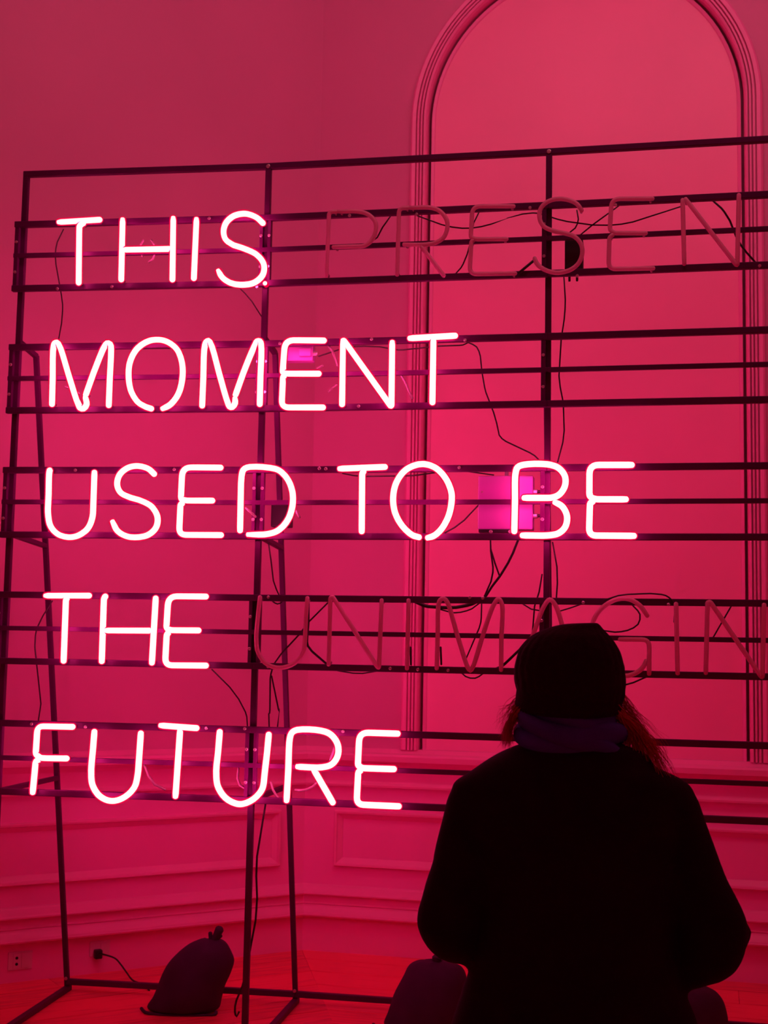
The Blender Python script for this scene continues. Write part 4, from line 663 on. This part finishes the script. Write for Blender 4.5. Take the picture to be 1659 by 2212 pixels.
for s, sh, el, wr in ((-1, (-.185, 0, 1.285), (-.255, -.035, 1.015), (-.085, .190, .985)), (1, (.185, 0, 1.285), (.285, -.035, 1.000), (.085, .190, .975))):
    chain(bm, [sh, tuple((Vector(sh) + Vector(el)) / 2), el, tuple((Vector(el) * .5 + Vector(wr) * .5)), wr], [.055, .046, .040, .037, .026])
    w_ = Vector(wr); pdir = Vector((-s * .80, .55, .12)).normalized(); side = Vector((0, -.15, 1)).normalized(); nrm = pdir.cross(side).normalized()
    pal = w_ + pdir * .045
    for q in (-.026, -.009, .009, .026):
        chain(bm, [tuple(w_ + pdir * .005 + side * q * .6), tuple(w_ + pdir * .04 + side * q), tuple(w_ + pdir * .078 + side * q)], [.015, .015, .0125], 10)
    curl = (Vector((s * .25, .45, -.1)) - pdir * .2)
    for q, L in zip((.030, .010, -.010, -.029), (.068, .078, .072, .056)):
        b0 = w_ + pdir * .080 + side * q; up2 = Vector((0, -1, 0))
        p1 = b0 + (pdir * .9 + up2 * .25).normalized() * L * .42; p2 = p1 + (pdir * .55 + up2 * .75).normalized() * L * .33; p3 = p2 + (pdir * .1 + up2).normalized() * L * .25
        chain(bm, [tuple(b0), tuple(p1), tuple(p2), tuple(p3)], [.0095, .0088, .0082, .0072], 10)
    b0 = w_ + pdir * .022 + side * .024
    chain(bm, [tuple(b0), tuple(b0 + side * .026 + pdir * .022), tuple(b0 + side * .036 + pdir * .052), tuple(b0 + side * .034 + pdir * .078)], [.014, .0118, .0105, .0088], 10)
for s in (-1, 1):
    chain(bm, [(s * .085, 0, .86), (s * .095, .01, .66), (s * .098, .012, .46), (s * .10, -.012, .30), (s * .102, -.01, .10)], [.088, .074, .054, .052, .036])
    chain(bm, [(s * .102, -.035, .045), (s * .108, .05, .040), (s * .115, .15, .030)], [.036, .036, .028])
person = fused('person', bm, 'skin', None, .0055, 5, label='person in a black coat and dark knitted hat seen from behind, facing the neon sign', cat='person')
person.location = (PX, PY, 0)
for s in (-1, 1):
    bm = bmesh.new(); ball(bm, (HX + s * .031, .092, 1.545), (.0115, .008, .0085), 10); obj('eye', bm, 'eye', person, smooth=True)
# trousers and boots
bm = bmesh.new()
for s in (-1, 1): chain(bm, [(s * .085, 0, .86), (s * .095, .008, .66), (s * .099, .008, .46), (s * .102, -.008, .28), (s * .104, -.008, .12)], [.102, .090, .075, .070, .062], 24)
ball(bm, (0, 0, .86), (.175, .125, .10))
fused('trousers', bm, 'trouser', person, .010, 3)
for s in (-1, 1):
    bm = bmesh.new()
    chain(bm, [(s * .103, -.012, .20), (s * .103, -.016, .10), (s * .104, -.018, .055)], [.050, .048, .046], 20)
    chain(bm, [(s * .104, -.035, .046), (s * .110, .06, .044), (s * .118, .16, .036)], [.045, .046, .038], 20)
    def flat(v, n_):
        v.z = max(v.z, .004); return v
    fused('boot', bm, 'boot', person, .008, 3, disp=flat)
# coat
bm = bmesh.new()
rings_mesh(bm, interp([(.008, .0, 1.412, .085, .085), (.008, .0, 1.400, .115, .098), (.010, .0, 1.384, .158, .108), (-.006, .0, 1.360, .186, .115), (0, .0, 1.334, .232, .120), (.0, .0, 1.312, .262, .122), (.002, .0, 1.285, .266, .125), (.004, .0, 1.22, .262, .135), (.005, 0, 1.10, .235, .148), (.006, 0, 1.00, .218, .150), (.006, 0, .93, .226, .152), (.006, 0, .87, .243, .158), (.007, 0, .80, .268, .166), (.006, 0, .65, .296, .185), (.005, 0, .50, .318, .20), (.005, 0, .475, .300, .19)], 5), 64)
chain(bm, [(-.205, 0, 1.262), (-.222, -.005, 1.19), (-.242, -.015, 1.10), (-.264, -.025, 1.02), (-.235, .03, .982), (-.165, .12, .980), (-.100, .185, .985)], [.072, .072, .072, .072, .066, .062, .054], 28)
chain(bm, [(.208, 0, 1.262), (.232, -.005, 1.19), (.262, -.015, 1.10), (.298, -.025, 1.012), (.278, .02, .962), (.190, .12, .965), (.105, .185, .975)], [.072, .074, .076, .079, .080, .066, .055], 28)
ball(bm, (.262, .0, .935), (.055, .06, .055))
chain(bm, [(.315, -.01, 1.03), (.362, -.01, 1.004), (.335, .0, .970)], [.034, .028, .036], 20)
def wrinkle(v, n_):
    k = noise.noise(Vector((v.x * 7, v.y * 7, v.z * 4))) * .004 + math.sin(v.z * 60 + v.x * 25 + 3 * noise.noise(v * 5)) * .0012 * (1 if abs(v.x) > .2 and v.z < 1.15 else .3)
    return v + n_ * k
coat = fused('coat', bm, 'coat', person, .009, 6, disp=wrinkle)
# scarf: loose folds wound round the neck
for i, (z, rx, ry, r, tilt, x0) in enumerate([(1.452, .104, .094, .030, .05, -.008), (1.424, .112, .100, .031, -.07, -.004), (1.398, .112, .104, .030, .05, -.002)]):
    pass
bm = bmesh.new()
def scarf_wrap(z, rx, ry, r, tl, x0, ph):
    nu, nv_ = 72, 16; grid = []
    for a in range(nu):
        t = 2 * math.pi * a / nu; ring = []
        c = Vector((x0 + rx * math.cos(t), .002 + ry * math.sin(t), z + tl * math.cos(t) * .1 + .010 * math.sin(t * 2 + ph)))
        o_ = Vector((math.cos(t), math.sin(t), 0))
        for b_ in range(nv_):
            q = 2 * math.pi * b_ / nv_
            rr = r * (1 + .22 * math.sin(2 * q + t * 3 + ph) + .10 * noise.noise(Vector((math.cos(t) * 2, math.sin(t) * 2, q + ph))))
            ring.append(bm.verts.new(c + o_ * math.cos(q) * rr * .8 + Z * math.sin(q) * rr))
        grid.append(ring)
    for a in range(nu):
        for b_ in range(nv_): bm.faces.new((grid[a][b_], grid[a][(b_ + 1) % nv_], grid[(a + 1) % nu][(b_ + 1) % nv_], grid[(a + 1) % nu][b_]))
scarf_wrap(1.466, .090, .088, .030, -.02, -.008, 0.3); scarf_wrap(1.432, .101, .102, .026, -.16, -.004, 2.1); scarf_wrap(1.402, .104, .098, .024, -.22, -.004, 4.0)
obj('scarf', bm, 'scarf', person, smooth=True)
# knitted hat: ribbed crown with a turned-up band
HATP = [(1.668, 1266, 1284), (1.664, 1212, 1289), (1.652, 1174, 1298), (1.637, 1146, 1311), (1.617, 1127, 1324), (1.597, 1117, 1333), (1.566, 1110, 1341), (1.535, 1112, 1343), (1.512, 1118, 1342), (1.490, 1128, 1336), (1.474, 1140, 1328)]
def hx(px): return (px - 829.5) * .001035 + .0065 - PX
rws = [((hx(a) + hx(b_)) / 2, -.002 - .010 * (z - 1.47) / .19, z, (hx(b_) - hx(a)) / 2, (hx(b_) - hx(a)) / 2 * (1.02 if z < 1.64 else .9)) for z, a, b_ in HATP]
def knit(p, a, s):
    c = Vector((HX, 0, p.z)); d = (p - c); d.z = 0
    k = abs(math.sin(a * 13)) * .0022 * min(1, s * 5) + noise.noise(p * 60) * .002
    # a deep knitted seam curling over the left of the crown
    return p + d.normalized() * k + Z * (-.018 * max(0, math.sin(a) * -1) * 0)
bm = bmesh.new(); rings_mesh(bm, interp(rws, 7), 180, knit); hat = obj('knitted_hat', bm, 'hat', person, smooth=True)
bm = bmesh.new()
for a in range(90):
    t = 2 * math.pi * a / 90
prevb = None; band = []
for a in range(120):
    t = 2 * math.pi * a / 120; o_ = Vector((math.cos(t), math.sin(t), 0)); kk = abs(math.sin(t * 30)) * .002
    cx = -.009; R1, R2 = .103 + kk, .104 + kk
    back_drop = -.012 * max(0, -math.sin(t))
    ring = []
    for (dr, z) in ((0, 1.478), (.008, 1.474), (.013, 1.486), (.011, 1.510), (.009, 1.528), (.0, 1.534), (-.006, 1.51)):
        ring.append(bm.verts.new(Vector((cx, -.003, z + back_drop)) + o_ * (R1 + dr)))
    band.append(ring)
for a in range(120):
    A, B = band[a], band[(a + 1) % 120]
    for q in range(7): bm.faces.new((A[q], A[(q + 1) % 7], B[(q + 1) % 7], B[q]))
obj('turned_band', bm, 'hat', hat, smooth=True)
# hair: wavy strands escaping under the hat, more on the right
bm = bmesh.new(); rnd = random.Random(5)
def strand(a, b_, c, d, wav, r):
    pts = []; ph = rnd.uniform(0, 6.28); n = 12
    for i in range(n + 1):
        t = i / n
        p = Vector(a) * (1 - t) ** 3 + Vector(b_) * 3 * t * (1 - t) ** 2 + Vector(c) * 3 * t * t * (1 - t) + Vector(d) * t ** 3
        p += Vector((math.sin(t * 11 + ph), math.cos(t * 9 + ph), math.sin(t * 7 + ph) * .4)) * wav * t * 1.4
        pts.append(p)
    tube(bm, pts, r, 5, cap=False, rfun=lambda s: 1.15 - .9 * s)
J = lambda s: Vector((rnd.gauss(0, s), rnd.gauss(0, s), rnd.gauss(0, s)))
for i in range(300):   # right side
    q = rnd.random()
    a = Vector((.085 - q * .02, .03 - q * .09, 1.50)) + J(.006); e = rnd.random()
    end = Vector((.120 + e * .085, -.01 + rnd.uniform(-.05, .05), 1.392 - e * .045 - rnd.random() * .014)) + J(.008)
    strand(a, a + Vector((.030, 0, -.045)) + J(.004), Vector((.128 + e * .045, 0, 1.455 - e * .012)) + J(.009), end, rnd.uniform(.002, .011), rnd.uniform(.0008, .0019))
for i in range(40):
    a = Vector((.098, .02, 1.525)) + J(.006); end = Vector((.175 + rnd.uniform(0, .03), -.01, 1.375 + rnd.uniform(-.008, .03))) + J(.01)
    strand(a, a + Vector((.02, 0, -.04)), Vector((.15, 0, 1.46)) + J(.012), end, .007, .0007)
for i in range(260):   # left side
    a = Vector((-.098, .03 - rnd.random() * .06, 1.495)) + J(.006)
    end = Vector((-.135 - rnd.random() * .020, rnd.uniform(-.03, .03), 1.395 + rnd.uniform(-.004, .03))) + J(.004)
    strand(a, a + Vector((-.020, 0, -.02)), Vector((-.140, 0, 1.455)) + J(.007), end, rnd.uniform(.001, .004), rnd.uniform(.0006, .0012))
for i in range(30):
    a = Vector((-.104, .02, 1.50)) + J(.006); end = Vector((-.160, 0, 1.45 + rnd.uniform(-.03, .02))) + J(.006)
    strand(a, a + Vector((-.015, 0, .0)), Vector((-.145, 0, 1.48)) + J(.008), end, .004, .0006)
obj('hair', bm, 'hair', person, smooth=True, kind='stuff')
